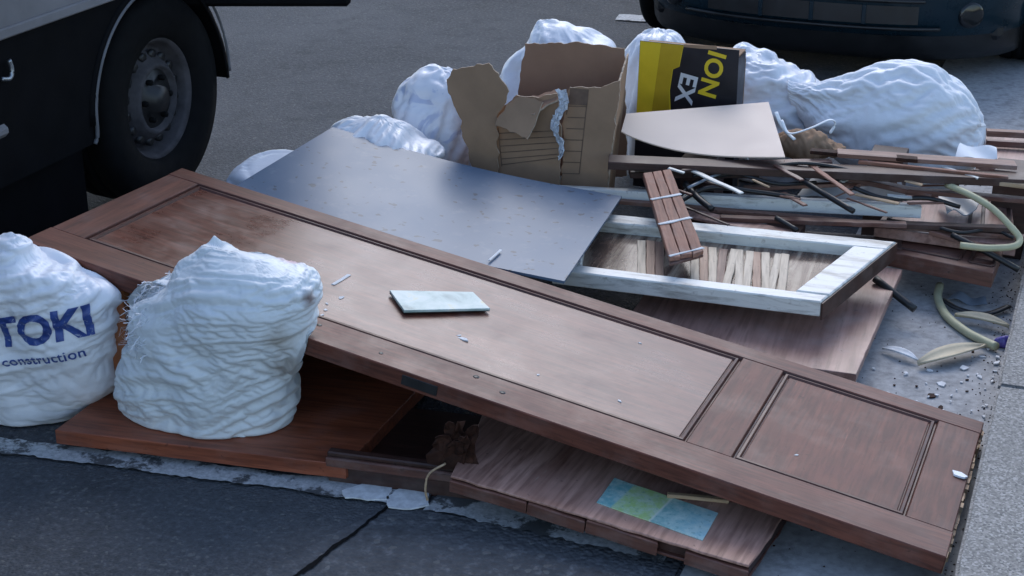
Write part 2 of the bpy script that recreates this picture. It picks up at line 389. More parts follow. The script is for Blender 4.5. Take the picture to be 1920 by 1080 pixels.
def relax(G, nr, t, o, slack, iters, reach, base, clampf, fd, fl, fa, amp, taut=0.0):
    """let cloth that is a little too large for the filled volume buckle into folds (position based dynamics on the grid)"""
    nv, nu, _ = G.shape
    gx, gy, gz = G[..., 0], G[..., 1], G[..., 2]
    va = np.clip(pn(gx * 7 + o, gy * 7, gz * 7) * 2.2 + .9, .1, 1.9); vb = np.clip(pn(gx * 7 + o + 40, gy * 7, gz * 7) * 2.4 + .8, .05, 2.0)
    hg = (1 - taut * np.clip((t - .35) / .5, 0, 1))[:, None]
    ku = 1 + slack[0] * vb * hg; kv = 1 + slack[1] * va * hg; kd = np.sqrt((ku ** 2 + kv ** 2) / 2)
    ln = lambda q: np.linalg.norm(q, axis=-1)
    R = {}
    BU, BV = ((.6, .985), (.45, .975), (.35, .965), (.15, .93)), ((.5, .97), (.32, .93), (.16, .86), (.06, .75))
    if slack[0] > slack[1]: BU, BV = BV, BU
    for st in (1, 2, 4, 8, 16):
        R['u', st] = ln(np.roll(G, -st, 1) - G) * ku; R['v', st] = ln(G[st:] - G[:-st]) * kv[:-st]
    R['d'] = ln(np.roll(G, -1, 1)[1:] - G[:-1]) * kd[:-1]; R['e'] = ln(np.roll(G, 1, 1)[1:] - G[:-1]) * kd[:-1]
    f1 = np.array(fd, float); f1 /= np.linalg.norm(f1); f2 = np.cross(f1, [0, 1, 0.0]); f2 /= np.linalg.norm(f2); f3 = np.cross(f1, f2)
    a_, b_, c_ = G @ f1, G @ f2, G @ f3
    wv = pn(gx * 5, gy * 5, gz * 5 + o); b2 = b_ + .05 * wv
    seedn = pn(a_ * fl + o, b2 * fa, c_ * fl) * 1.3 + .6 * pn(a_ * fl * 2 + o, b2 * fa * 2.1, c_ * fl * 2) + .12 * pn(gx * 30, gy * 30, gz * 30 + o)
    X = G + nr * (amp * seedn)[..., None]
    def push(A, B, rest, k, lo):
        dv = B - A; L = ln(dv) + 1e-9
        tgt = rest * lo; err = L - tgt
        if lo < 1: err = np.minimum(err, 0)
        q = dv * (k * .5 * err / L)[..., None]; return A + q, B - q
    cols = np.arange(nu)
    for it in range(iters):
        for st, (ka, la), (kb, lb) in zip((1, 2, 4, 8, 16), ((.9, 1.0),) + BU, ((.9, 1.0),) + BV):
            for ph in (0, 1):
                j = cols[(cols // st) % 2 == ph]; j2 = (j + st) % nu
                X[:, j], X[:, j2] = push(X[:, j], X[:, j2], R['u', st][:, j], ka, la)
                r = np.arange(nv - st); i = r[(r // st) % 2 == ph]
                if len(i): X[i], X[i + st] = push(X[i], X[i + st], R['v', st][i], kb, lb)
        for nm, sg in (('d', 1), ('e', -1)):
            for ph in (0, 1):
                i = np.arange(ph, nv - 1, 2)
                A = X[i]; B = np.roll(X[i + 1], -sg, 1)
                A, B = push(A, B, R[nm][i], .5, 1.0); X[i] = A; X[i + 1] = np.roll(B, sg, 1)
        D = X - G; sN = (D * nr).sum(-1); T = D - nr * sN[..., None]
        sN = np.clip(sN, -reach * .7, reach) ; X = G + nr * sN[..., None] + T * .97
        X[..., 2] -= .00012
        X[0] = G[0]; X[-1] = G[-1]
        if base is not None: X[..., 2] = np.maximum(X[..., 2], base)
        if clampf and it % 10 == 9: X = clampf(X)
    return clampf(X) if clampf else X

def sack(name, rings, m, label=None, seed=0, nu=150, nv=110, amp=0.012, fold_dir=(1, 0, 0.25), fl=2.2, fa=22.0, p=2.3, base=None, clampf=None,
         small=0.004, smallf=45.0, group=None, crease=1.0, lump=0.02, parent=None, cat='sack', crumple=0.6, slack=(.03, .10), iters=90, reach=.016, taut=0.0):
    """rings: list of (A, B, depth): silhouette points (Vectors) on both sides and half depth"""
    nu = max(32, nu // 32 * 32)
    (A0, B0, D0), (A1, B1, D1) = rings[-1], rings[-2]
    cl, cp = (Vector(A0) + Vector(B0)) / 2, (Vector(A1) + Vector(B1)) / 2
    cz_ = cl + (cl - cp) * .10
    rings = list(rings) + [(cz_.lerp(Vector(A0), .18), cz_.lerp(Vector(B0), .18), D0 * .15)]
    A = np.array([list(r[0]) for r in rings]); B = np.array([list(r[1]) for r in rings]); D = np.array([r[2] for r in rings], float)
    n = len(rings); s = np.concatenate([[0], np.cumsum(np.linalg.norm(np.diff((A + B) / 2, axis=0), axis=1) + 0.35 * np.linalg.norm(np.diff((A - B) / 2, axis=0), axis=1))]); s /= s[-1]
    t = np.linspace(0, 1, nv)
    def cr(Q):
        out = []
        for tt in t:
            i = min(n - 2, max(0, int(np.searchsorted(s, tt, 'right') - 1))); u = (tt - s[i]) / (s[i + 1] - s[i] + 1e-9)
            p0 = Q[max(0, i - 1)]; p1 = Q[i]; p2 = Q[i + 1]; p3 = Q[min(n - 1, i + 2)]
            m1 = (p2 - p0) / 2; m2 = (p3 - p1) / 2
            out.append((2 * u ** 3 - 3 * u ** 2 + 1) * p1 + (u ** 3 - 2 * u ** 2 + u) * m1 + (-2 * u ** 3 + 3 * u ** 2) * p2 + (u ** 3 - u ** 2) * m2)
        return np.array(out)
    A, B, D = cr(A), cr(B), np.maximum(cr(D), 0.002)
    th = np.linspace(0, 2 * math.pi, nu, endpoint=False)
    c = np.sign(np.cos(th)) * np.abs(np.cos(th)) ** (2 / p); sn = np.sign(np.sin(th)) * np.abs(np.sin(th)) ** (2 / p)
    Cn = (A + B) / 2; a = (B - A) / 2
    ax = np.gradient(Cn, axis=0); ax /= np.linalg.norm(ax, axis=1)[:, None] + 1e-9
    bd = np.cross(ax, a); bd[:, 2] *= 0.3; bd /= np.linalg.norm(bd, axis=1)[:, None] + 1e-9
    # keep the depth axis consistent
    ref = np.array([0, 1.0, 0]); bd *= np.sign(bd @ ref + 1e-9)[:, None]
    G = Cn[:, None, :] + a[:, None, :] * c[None, :, None] + bd[:, None, :] * D[:, None, None] * sn[None, :, None]
    gu = np.roll(G, -1, 1) - np.roll(G, 1, 1); gv = np.gradient(G, axis=0)
    nr = np.cross(gu, gv); nr /= np.linalg.norm(nr, axis=2)[..., None] + 1e-9
    cen = G.mean((0, 1)); 
    if ((nr * (G - cen)).sum(2)).mean() < 0: nr = -nr
    env = np.minimum(1, 6 * np.minimum(t, 1 - t) + 0.15)[:, None]; o = seed * 13.7
    gx, gy_, gz = G[..., 0], G[..., 1], G[..., 2]
    d = lump * pn(gx * 9 + o, gy_ * 9, gz * 9) + crumple * .012 * (np.abs(pn(gx * 12 + o, gy_ * 12, gz * 12 + 4)) * 2 - .5) + crumple * .006 * (np.abs(pn(gx * 25 + o, gy_ * 25, gz * 25 + 4)) * 2 - .5)
    G = G + nr * (d * env)[..., None]
    if base is not None: G[..., 2] = np.maximum(G[..., 2], base)
    G = relax(G, nr, t, o, slack, iters, reach, base, clampf, fold_dir, fl, fa, amp, taut)
    o_ = Vector(Cn[len(Cn) // 2].tolist()); G = G - np.array(o_)
    ob = grid_mesh(name, G, True, m, parent, Matrix.Translation(o_), caps=True)
    if label: tag(ob, label, cat, group)
    return ob

def text_mesh(body, size, bold=0.0, shear=0.0, sub=0.01, spacing=1.0):
    cu = bpy.data.curves.new('lettering', 'FONT'); cu.body = body; cu.size = size; cu.offset = bold; cu.shear = shear; cu.space_character = spacing
    cu.align_x = 'LEFT'; cu.resolution_u = 4
    ob = bpy.data.objects.new('lettering_tmp', cu); COL.objects.link(ob)
    dg = bpy.context.evaluated_depsgraph_get(); me = bpy.data.meshes.new_from_object(ob.evaluated_get(dg))
    bpy.data.objects.remove(ob); bpy.data.curves.remove(cu)
    bm = bmesh.new(); bm.from_mesh(me); bpy.data.meshes.remove(me)
    bmesh.ops.remove_doubles(bm, verts=bm.verts, dist=1e-5)
    for _ in range(6):
        es = [e for e in bm.edges if e.calc_length() > sub]
        if not es: break
        bmesh.ops.subdivide_edges(bm, edges=es, cuts=1); bmesh.ops.triangulate(bm, faces=bm.faces)
    return bm

# ================================================================== SETTING
KX = -0.13; KH = 0.085                      # kerb edge x, kerb height
LINE_Y0 = P(760, 965, 0).y; LINE_Y1 = P(760, 905, 0).y
def sheet(name, x0, x1, y0, y1, z, m):
    me = bpy.data.meshes.new(name); me.from_pydata([(x0, y0, z), (x1, y0, z), (x1, y1, z), (x0, y1, z)], [], [(0, 1, 2, 3)])
    return kind(link(name, me, m), 'structure')
sheet('ground', -900, 900, -900, 900, -0.012, M['asphalt'])
GX = P(1480, 1000, 0).x
sheet('road', -9, -0.6, -6, 60, 0.0, M['asphalt'])
sheet('gutter', -0.62, KX + 0.02, -6, 60, 0.004, M['gutter'])
# coarse asphalt patch in front of the white line, left edge = tar seam
a, b = P(735, 945, 0.004), P(540, 1095, 0.004)
me = bpy.data.meshes.new('asphalt_patch')
me.from_pydata([(a.x, a.y, .004), (b.x - .22, b.y - .35, .004), (-0.63, b.y - .35, .004), (-0.63, a.y + .01, .004)], [], [(0, 1, 2, 3)])
kind(link('asphalt_patch', me, M['asphalt2']), 'structure')
ds = (b - a).normalized()
M['tar'] = plain('tar_seam', (0.008, 0.008, 0.009), 0.9, spec=.05)
def ragged_strip(name, p0, p1, w0, z, m, seed, jit=0.3, n=60):
    p0, p1 = Vector(p0), Vector(p1); d = (p1 - p0); L = d.length; d.normalize(); s = Vector((-d.y, d.x, 0)); vs = []
    for i in range(n + 1):
        q = p0 + d * (L * i / n)
        for sg in (-1, 1):
            t_ = L * i / n
            j = w0 / 2 * (1 + jit * (1.6 * float(pn(np.array(t_ * 14 + seed), np.array(sg * 5.3), np.array(seed * 1.1))) + .9 * float(pn(np.array(t_ * 60 + seed), np.array(sg * 5.3), np.array(seed * 1.1)))))
            v = q + s * sg * j; vs.append((v.x, v.y, z))
    me = bpy.data.meshes.new(name); me.from_pydata(vs, [], [(2 * i, 2 * i + 2, 2 * i + 3, 2 * i + 1) for i in range(n)])
    return kind(link(name, me, m), 'structure')
ragged_strip('tar_seam', a, b + ds * .4, 0.010, 0.0065, M['tar'], 3, 1.3, 260)
yl = P(0, 838, 0); yr = P(760, 935, 0)
dl = (yr - yl).normalized()
ragged_strip('road_marking', yl - dl * 1.2, yr + dl * 0.05, 0.066, 0.0065, M['marking'], 5, 0.3, 700)
q = P(1010, 1003, 0); q2 = P(1230, 1055, 0)
ragged_strip('road_marking', yr + dl * .06, Vector((-0.66, q2.y + .03, 0)), 0.075, 0.0068, M['marking'], 9, 0.4, 400)
M['fresh_marking'] = plain('thick_white_paint', (0.66, 0.67, 0.68), 0.7, var=0.25, vs=45)
for pts in (((640, 925), (690, 912), (738, 915), (730, 945), (690, 943), (648, 940)), ((724, 938), (752, 922), (805, 932), (806, 955), (770, 962), (728, 958))):
    w_ = [P(x, y, 0) for x, y in pts]; c_ = sum(w_, Vector()) / len(w_)
    bm = outline_solid([(q_.x - c_.x, q_.y - c_.y) for q_ in w_], .003, 0, .012, .006, 3)
    kind(link('paint_patch', bm_mesh('paint_patch', bm), M['fresh_marking'], None, Matrix.Translation((c_.x, c_.y, .0095))), 'structure')
# marking far up the street, beside the parked car
pm = P(1157, 34, 0)
ragged_strip('road_marking', pm, pm + Vector((0.9, 0.12, 0)), 0.12, 0.006, M['marking'], 11, 0.1)
# pavement: kerb stones, joints between them recessed
kr = kind(empty('kerb', (KX, 3, 0)), 'structure')
yj = P(1885, 722, KH).y
st = 0.98; first = yj - 3 * st
for i in range(12):
    y0, y1 = first + i * st + 0.004, first + (i + 1) * st - 0.004
    dz = random.uniform(-.002, .002)
    bm = bmesh.new(); box_bm(bm, KX, KX + 0.30, y0, y1, -0.1, KH + dz)
    bmesh.ops.recalc_face_normals(bm, faces=bm.faces)
    bmesh.ops.subdivide_edges(bm, edges=[e for e in bm.edges if e.calc_length() > .5], cuts=24, use_grid_fill=True)
    ee = [e for e in bm.edges if abs(e.calc_face_angle(0)) > 1]
    bmesh.ops.bevel(bm, geom=ee, offset=0.007, segments=3, affect='EDGES')
    for v in bm.verts:
        v.co.x += 0.004 * float(pn(np.array(v.co.y * 9), np.array(v.co.z * 9 + i), np.array(1.5)))
    link('kerb_stone', bm_mesh('kerb_stone', bm), M['kerb'], kr, Matrix(), False)
kind(box('kerb_bed', KX + 0.012, KX + 0.29, first, first + 12 * st, -0.1, KH - 0.012, M['tar'], bev=0), 'structure')
kind(box('pavement', KX + 0.304, 3.5, -6, 60, -0.1, KH - 0.003, M['kerb'], bev=0), 'structure')

# ================================================================== DOOR
Dz = dict(nl=.42, nr=.082, fr=.052)
DP1, DP2, DP3 = P(40, 450, .42), P(1775, 1045, .085), P(1845, 790, .055)
dex = (DP2 - DP1).normalized(); dn = dex.cross(DP3 - DP2).normalized()
DL = (DP2 - DP1).length; DW = 0.640; DT = 0.040
DFR = frame(DP1, dex, dn)                       # local x along, y across, z up from top face
DPL = (dn, DP1)
print('door L,W', DL, (DP3 - DP2).length)
door = empty('door', DP1, 'long brown panelled wooden door lying flat across the rubbish pile', 'door', rot=DFR)
def dpart(name, x0, x1, y0, y1, z0, z1, m, bev=0.002, parent=None):
    return box(name, x0, x1, y0, y1, z0, z1, m, parent or door, bev, mw=DFR)
XA0, XA1, XB0, XB1 = 0.088, 1.505, 1.600, 1.948
YP0, YP1 = 0.104, 0.578
dpart('core', 0.004, DL - .006, 0.004, DW - .004, -DT, -0.014, M['door_groove'])
dpart('stile', 0, DL, 0, YP0, -DT + .002, 0, M['door'])
dpart('stile', 0, DL, YP1, DW, -DT + .002, 0, M['door'])
M['door_rail'] = wood('door_rail_veneer', (0.066, 0.018, 0.011), (0.175, 0.055, 0.033), 0.46, 1.0, 0.15, across=True, spec=.38)
dpart('rail', 0.0015, XA0, YP0, YP1, -DT + .003, -0.0006, M['door_rail'])
dpart('rail', XA1, XB0, YP0, YP1, -DT + .003, -0.0006, M['door_rail'])
dpart('rail', XB1, DL - .0015, YP0, YP1, -DT + .003, -0.0006, M['door_rail'])
for (x0, x1, mm) in ((XA0, XA1, M['door_panel']), (XB0, XB1, M['door_rail'])):
    # moulding: sloped double-step frame, then flat panel
    bm = bmesh.new(); prof = [(0.0, -0.0015), (0.002, -0.008), (0.005, -0.0085), (0.008, -0.002), (0.013, -0.0012), (0.016, -0.007), (0.019, -0.0075)]
    loops = []
    for o_, z in prof:
        loops.append([bm.verts.new(v) for v in ((x0 + o_, YP0 + o_, z), (x1 - o_, YP0 + o_, z), (x1 - o_, YP1 - o_, z), (x0 + o_, YP1 - o_, z))])
    for l0, l1 in zip(loops, loops[1:]):
        for k in range(4): bm.faces.new((l0[k], l0[(k + 1) % 4], l1[(k + 1) % 4], l1[k]))
    link('moulding', bm_mesh('moulding', bm), M['door_groove'], door, DFR)
    dpart('panel', x0 + .018, x1 - .018, YP0 + .018, YP1 - .018, -0.013, -0.0045, mm, 0.0015)
# lock mortise and fixings in the near stile
dpart('lock_mortise', 0.93, 1.01, -0.0015, 0.012, -0.030, -0.008, M['black'], 0.001)
for lx in (0.70, 0.86, 1.06, 1.13):
    lathe('screw_hole', [(0.0006, 0.0001), (0.0007, random.uniform(.004, .008)), (-0.004, 0.0085)], M['black'], door, DFR @ Matrix.Translation((lx, 0.05 + random.uniform(-.02, .03), 0)) @ Matrix.Rotation(-math.pi / 2, 4, 'Y'), 12)
# chipped raw end at the kerb
bm = bmesh.new()
for i in range(26):
    y0 = 0.004 + i * (DW - .012) / 26; h = random.uniform(.016, .036); e = random.uniform(.001, .006)
    box_bm(bm, DL - .002, DL + e, y0, y0 + (DW - .012) / 26 * random.uniform(.8, 1), -.038, -.038 + h)
o = link('split_end', bm_mesh('split_end', bm), M['raw'], door, DFR)
def on_door(px, py, lift=0.0):
    r = Vector(ray(px, py)); c = Vector(_C); t = ((DP1 - c).dot(dn)) / r.dot(dn); return c + r * t + dn * lift

# ================================================================== BOARDS IN FRONT
zb = 0.055
Bnl, Bnr = P(103, 806, zb), P(648, 872, zb)
Bfr = P(800, 712, zb); Bfl = Bnl + (Bfr - Bnr)
tag(slab('cabinet_board', [Bnl, Bnr, Bfr + Vector((.0, .1, 0)), Bfl + Vector((0, .1, 0))], 0.034, M['red'], jit=0.0012, seed=2),
    'thick reddish brown board lying under the two white sacks', 'board')
for k, (bx, by) in enumerate(((P(190, 800, 0)), (P(560, 830, 0)),) if False else ((Bnl.x + .12, Bnl.y + .1), (Bnr.x - .12, Bnr.y + .12))):
    pass
tag(beam('batten', (Bnl.x + .05, Bnl.y + .10, zb - .036), (Bnr.x - .03, Bnr.y + .09, zb - .036), .05, .014, M['dark'], seed=k), 'dark batten underneath the reddish brown board', 'batten')
# plank with a groove between the red board and the sticker board
g0, g1 = P(655, 852, .075), P(842, 876, .075)
dg = (g1 - g0).normalized(); bk = Vector((-dg.y, dg.x, 0))
pl = empty('drawer_front', g0, 'dark brown grooved plank between reddish board and torn veneer board', 'board', rot=frame(g0, dg, (0, 0, 1)))
Lg = (g1 - g0).length + .12; pf = frame(g0, dg, (0, 0, 1))
box('face', -0.05, Lg, 0.0, 0.022, -0.074, 0.0, M['dark'], pl, 0.003, pf)
box('lip', -0.05, Lg, -0.012, -0.001, -0.030, -0.008, M['brown'], pl, 0.003, pf)
box('base', -0.05, Lg, 0.023, 0.33, -0.062, -0.05, M['dark'], pl, 0.001, pf)
# flush board with leaflet
Snl, Snr = P(845, 893, .10), P(1405, 1062, .055)
Sfl, Sfr = P(908, 772, .10), P(1472, 962, .055)
Sfl = Snl + (Sfl - Snl) * 1.9; Sfr = Snr + (Sfr - Snr) * 1.6
vb = empty('veneer_board', Snl, 'hollow brown door board with torn front edge carrying a green leaflet', 'board')
top = slab('skin', [Snl, Snr, Sfr, Sfl], 0.006, M['painted_sheen'], vb, jit=0.003, seed=4)
nrmS = (Snr - Snl).cross(Sfl - Snl).normalized()
ins = (Sfl - Snl).normalized() * .012
slab('core', [Snl + ins - nrmS * .0065, Snr + ins - nrmS * .0065, Sfr - nrmS * .0065, Sfl - nrmS * .0065], 0.024, M['dark'], vb, jit=0.002, seed=5)
slab('skin', [Snl + ins * .3 - nrmS * .031, Snr + ins * .3 - nrmS * .031, Sfr - nrmS * .031, Sfl - nrmS * .031], 0.006, M['brown'], vb, jit=0.003, seed=6)
# broken edge strips along the front, each piece its own
ux = (Snr - Snl).normalized(); Ls = (Snr - Snl).length; uy = ins.normalized()
segs = [(0.0, .27), (.275, .47), (.475, .71), (.80, 1.0)]
for i, (s0, s1) in enumerate(segs):
    pa = Snl + ux * (Ls * s0) - uy * .006 - nrmS * random.uniform(.004, .007); pb = Snl + ux * (Ls * s1) - uy * random.uniform(.005, .012) - nrmS * random.uniform(.004, .010)
    slab('edge_strip', [pa, pb, pb + uy * .014, pa + uy * .014], random.uniform(.024, .03), M['brown'], vb, jit=0.0025, seed=20 + i)
def on_plane(px, py, p0, n, lift=0.0):
    r = Vector(ray(px, py)); c = Vector(_C); t = ((p0 - c).dot(n)) / r.dot(n); return c + r * t + n * lift
# leaflet, three printed fields
lf = [on_plane(x, y, Snl, nrmS, .004) for x, y in ((1118, 945), (1318, 1016), (1346, 965), (1152, 899))]
def leaflet_mat():
    m, nt, b = mat('green_leaflet'); v = coords(nt)
    sx = N(nt, 'ShaderNodeSeparateXYZ'); nt.links.new(v, sx.inputs[0])
    n = noise(nt, v, 30, 5, 0.7); n2 = noise(nt, v, 90, 3, 0.6)
    mp = N(nt, 'ShaderNodeMapRange'); nt.links.new(sx.outputs['X'], mp.inputs[0]); mp.inputs[1].default_value = -.12; mp.inputs[2].default_value = .12
    c = ramp(nt, mp.outputs[0], [(0.0, (0.16, 0.42, 0.45)), (0.18, (0.22, 0.50, 0.50)), (0.20, (0.42, 0.62, 0.24)), (0.52, (0.44, 0.62, 0.25)), (0.535, (0.70, 0.74, 0.62)), (0.55, (0.22, 0.45, 0.42)), (1.0, (0.40, 0.62, 0.66))])
    c = mix(nt, ramp(nt, n, [(0.40, 0.0), (0.66, 0.75)]), c, (0.62, 0.74, 0.66))
    c = mix(nt, ramp(nt, n2, [(0.58, 0.0), (0.66, 0.45)]), c, (0.12, 0.30, 0.28))
    setc(nt, b, c, 0.22); return m
tag(slab('leaflet', lf, 0.002, leaflet_mat(), jit=0.0015, bev=0, seed=3), 'green and turquoise printed leaflet stuck on the torn brown board', 'leaflet')
tag(beam('wood_splinter', on_plane(1250, 934, Snl, nrmS, .012), on_plane(1366, 944, Snl, nrmS, .010), .012, .008, M['raw'], jit=.002, seed=8), 'pale wood splinter lying across the edge of the green leaflet', 'splinter')
# torn veneer curl
tc = on_plane(858, 866, Snl, nrmS, 0.0)
tv = empty('torn_veneer', tc, 'crumpled dark brown torn veneer sticking up at the board corner', 'veneer')
for i in range(6):
    a0 = random.uniform(-.4, 2.6); L = random.uniform(.06, .12); wv = random.uniform(.05, .09)
    rows = []
    dirv = np.array([math.cos(a0) * .35, math.sin(a0) * .15 - .1, random.uniform(.5, 1)]); dirv /= np.linalg.norm(dirv)
    sd_ = np.cross(dirv, [0.2, -1, 0.1]); sd_ /= np.linalg.norm(sd_)
    for j in range(6):
        t = j / 5; row = []
        for k in range(4):
            q = dirv * L * t + sd_ * wv * (k / 3 - .5) * (1 - .75 * t) + np.array([random.uniform(-.004, .004), random.uniform(-.008, .004), random.uniform(-.003, .003)]) + np.array([(i - 4) * .006, -.02 * t * t, -.012 if t == 0 else 0])
            row.append(q)
        rows.append(row)
    o = grid_mesh('flake', np.array(rows), False, M['bark'], tv, Matrix.Translation(tc)); o.data.polygons.foreach_set('use_smooth', [False] * len(o.data.polygons))
    md = o.modifiers.new('s', 'SOLIDIFY'); md.thickness = 0.0015
tube_mesh('pale_strip', [tc + Vector((-.02, -.015, .0)), tc + Vector((-.045, -.04, -.015)), tc + Vector((-.05, -.05, -.045)), tc + Vector((-.045, -.052, -.07))], 0.0025, M['raw'], tv, 6, 5, Matrix.Translation(tc) @ Matrix.Translation(-tc))

# ================================================================== SUPPORT UNDER THE DOOR (seen in the dark gap)
cx0, cx1, cy0, cy1 = -2.10, -1.45, 3.02, 3.27
cz = .255
cb = empty('cabinet_carcass', ((cx0 + cx1) / 2, cy0, 0), 'dark cabinet carcass with orange side panel hidden beneath the door', 'cabinet')
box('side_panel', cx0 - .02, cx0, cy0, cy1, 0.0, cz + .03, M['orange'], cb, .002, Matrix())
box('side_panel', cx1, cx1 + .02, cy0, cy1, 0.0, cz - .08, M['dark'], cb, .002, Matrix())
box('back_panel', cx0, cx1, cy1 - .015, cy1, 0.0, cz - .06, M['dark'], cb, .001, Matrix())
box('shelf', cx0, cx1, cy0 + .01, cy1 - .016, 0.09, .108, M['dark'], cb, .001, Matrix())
po = P(222, 600, .2)
po = PY(226, 560, 2.70)
tag(beam('wood_post', (po.x, 2.70, .34), (po.x, 2.72, .06), .05, .03, M['orange'], roll=0, seed=3), 'short orange brown wooden post between the two sacks under the door', 'post')

# ================================================================== SACKS
def px_rings(rows, Y, base=None):
    out = []
    for i, (a, b, d, dy) in enumerate(rows):
        A, B = PY(*a, Y + dy), PY(*b, Y + dy); out.append((A, B, d))
    return out
def door_clamp_all(G): return door_clamp(G, True)
def door_clamp(G, everything=False):
    # keep sack cloth outside the door slab (dent where it presses against the near edge)
    inv = DFR.inverted(); Mi = np.array(inv); L = G @ Mi[:3, :3].T + Mi[:3, 3]
    inside = (L[..., 1] > -0.004) & (L[..., 2] > -DT - .02) & (L[..., 2] < 0.01)
    above = (L[..., 1] > -0.004) & (L[..., 2] >= 0.01)
    if everything: inside = inside | above
    L[..., 1] = np.where(inside, -0.004, L[..., 1])
    Mf = np.array(DFR); return L @ Mf[:3, :3].T + Mf[:3, 3]
fr_rows = [((395, 800), (505, 806), .05, 0.0), ((300, 788), (530, 812), .10, 0.0), ((252, 742), (540, 775), .125, 0.0), ((234, 692), (548, 704), .13, -.01), ((246, 625), (566, 640), .125, -.03),
           ((268, 555), (588, 585), .115, -.05), ((310, 515), (594, 545), .10, -.06), ((336, 486), (578, 508), .08, -.05), ((366, 460), (528, 482), .055, -.04), ((385, 447), (445, 460), .028, -.03), ((394, 441), (412, 445), .012, -.03)]
FY = 2.72
pkc = PY(548, 490, FY - .14)
brc = PY(592, 560, FY - .08)
fo = [r for r in px_rings(fr_rows, FY)]
def obj_local(v, o): return tuple(v - o)
sk = sack('woven_sack', fo, M['sack'], 'dirty white woven sack with frayed side standing on reddish board', seed=3, nu=352, nv=230, slack=(.03, .13), iters=130, reach=.017, taut=.6, amp=0.009, fold_dir=(1, 0, .28), fl=2.8, fa=25, crumple=.3, base=zb + .001, clampf=door_clamp, crease=1.2, small=.0012, lump=.022)
oc = sk.matrix_basis.translation
def hit(sk, px, py):
    b0 = bmesh.new(); b0.from_mesh(sk.data); b0.transform(sk.matrix_basis); tr = BVHTree.FromBMesh(b0); b0.free()
    h = tr.ray_cast(Vector(_C), Vector(ray(px, py)).normalized(), 20)[0]
    return h if h is not None else PY(px, py, FY)
M['sack_front'] = sack_mat('woven_sack_stained', (0.68, 0.715, 0.74), (0.34, 0.32, 0.28), .45, stain=[(*(hit(sk, 545, 488) - oc), .034, (0.50, 0.25, 0.31)), (*(hit(sk, 582, 560) - oc), .022, (0.13, 0.055, 0.04)), (*(hit(sk, 535, 690) - oc), .05, (0.30, 0.27, 0.24)), (*(hit(sk, 525, 640) - oc), .04, (0.36, 0.33, 0.29))])
sk.data.materials[0] = M['sack_front']
# frayed threads on its left side
bm_pts = []
dgm = [v.co + oc for v in sk.data.vertices]
cand = [v for v in sk.data.vertices if v.co.x < -.10 and v.co.z > -.03 and v.co.z < .14 and v.normal.y < .2]
bm = bmesh.new()
for i in range(170):
    v = random.choice(cand); p = v.co.copy(); nrm = v.normal; d = Vector((random.uniform(-1, .3), random.uniform(-.6, .3), random.uniform(-.8, .6))) + nrm * .9
    d.normalize(); L = random.uniform(.008, .028); s = d.cross(Vector((random.random(), random.random(), random.random()))).normalized() * .0009
    pts = [p, p + d * L * .5 + Vector((0, 0, random.uniform(-.004, .006))), p + d * L + Vector((random.uniform(-.008, .008), random.uniform(-.006, .006), random.uniform(-.012, .006)))]
    a_ = [[bm.verts.new(q + s), bm.verts.new(q - s)] for q in pts]
    for k in range(2): bm.faces.new((a_[k][0], a_[k][1], a_[k + 1][1], a_[k + 1][0]))
kind(link('frayed_threads', bm_mesh('frayed_threads', bm), M['sack_b'], sk, Matrix.Translation(oc)), 'stuff')

tk_rows = [((-60, 772), (80, 778), .07, 0), ((-130, 745), (184, 752), .14, 0), ((-150, 680), (229, 692), .16, -.01), ((-148, 605), (226, 612), .15, -.04), ((-138, 545), (200, 548), .12, -.09),
           ((-110, 505), (138, 512), .09, -.13), ((-70, 474), (66, 478), .06, -.14), ((-15, 452), (50, 452), .035, -.14), ((-4, 441), (40, 442), .024, -.14), ((6, 435), (34, 436), .012, -.14)]
TY = 2.73
M['sack_t'] = sack_mat('woven_sack_lettered', (0.80, 0.81, 0.85), amount=.2, rough=.36)
tk = sack('woven_sack', px_rings(tk_rows, TY), M['sack_t'], 'white sack printed with blue lettering standing beside the door end', seed=8, nu=288, nv=170, slack=(.03, .10), iters=110, reach=.018, amp=0.010, fold_dir=(1, 0, .35), fl=2.6, fa=22, crumple=.3, base=.0045, clampf=door_clamp_all, crease=1.0, small=.001, lump=.022)
def stick_text(sk, body, size, px, py, ang, m, name, bold, shear, Y, spacing=1.0):
    bm0 = bmesh.new(); bm0.from_mesh(sk.data); bm0.transform(sk.matrix_basis); tree = BVHTree.FromBMesh(bm0); bm0.free()
    bm = text_mesh(body, size, bold, shear, 0.007, spacing)
    org = PY(px, py, Y); r = Vector((math.cos(YAW), math.sin(YAW), 0)); u = Vector((0, 0, 1)); ca, sa = math.cos(ang), math.sin(ang)
    fwd = Vector((-math.sin(YAW), math.cos(YAW), -.15)).normalized()
    dead = []
    for v in bm.verts:
        x, y = v.co.x * ca - v.co.y * sa, v.co.x * sa + v.co.y * ca
        w0 = org + r * x + u * y
        h = tree.ray_cast(w0 - fwd * .6, fwd, 1.2)
        if h[0] is None: dead.append(v)
        else: v.co = h[0] - fwd * .0022
    bmesh.ops.delete(bm, geom=dead, context='VERTS')
    o = link(name, bm_mesh(name, bm), m, sk, Matrix()); return o
stick_text(tk, 'TOKI', .098, 14, 632, R_(10), M['ink'], 'lettering', .0035, 0.15, TY - .12, 1.0)
stick_text(tk, 'construction', .035, 26, 670, R_(9), M['ink'], 'lettering', .0004, 0.1, TY - .12, 1.05)

def wr(*rows): return [(Vector(a), Vector(b), d) for a, b, d in rows]
def up_sack(px_rows, Y, **kw): return sack('rubble_sack', px_rings(px_rows, Y), **kw)
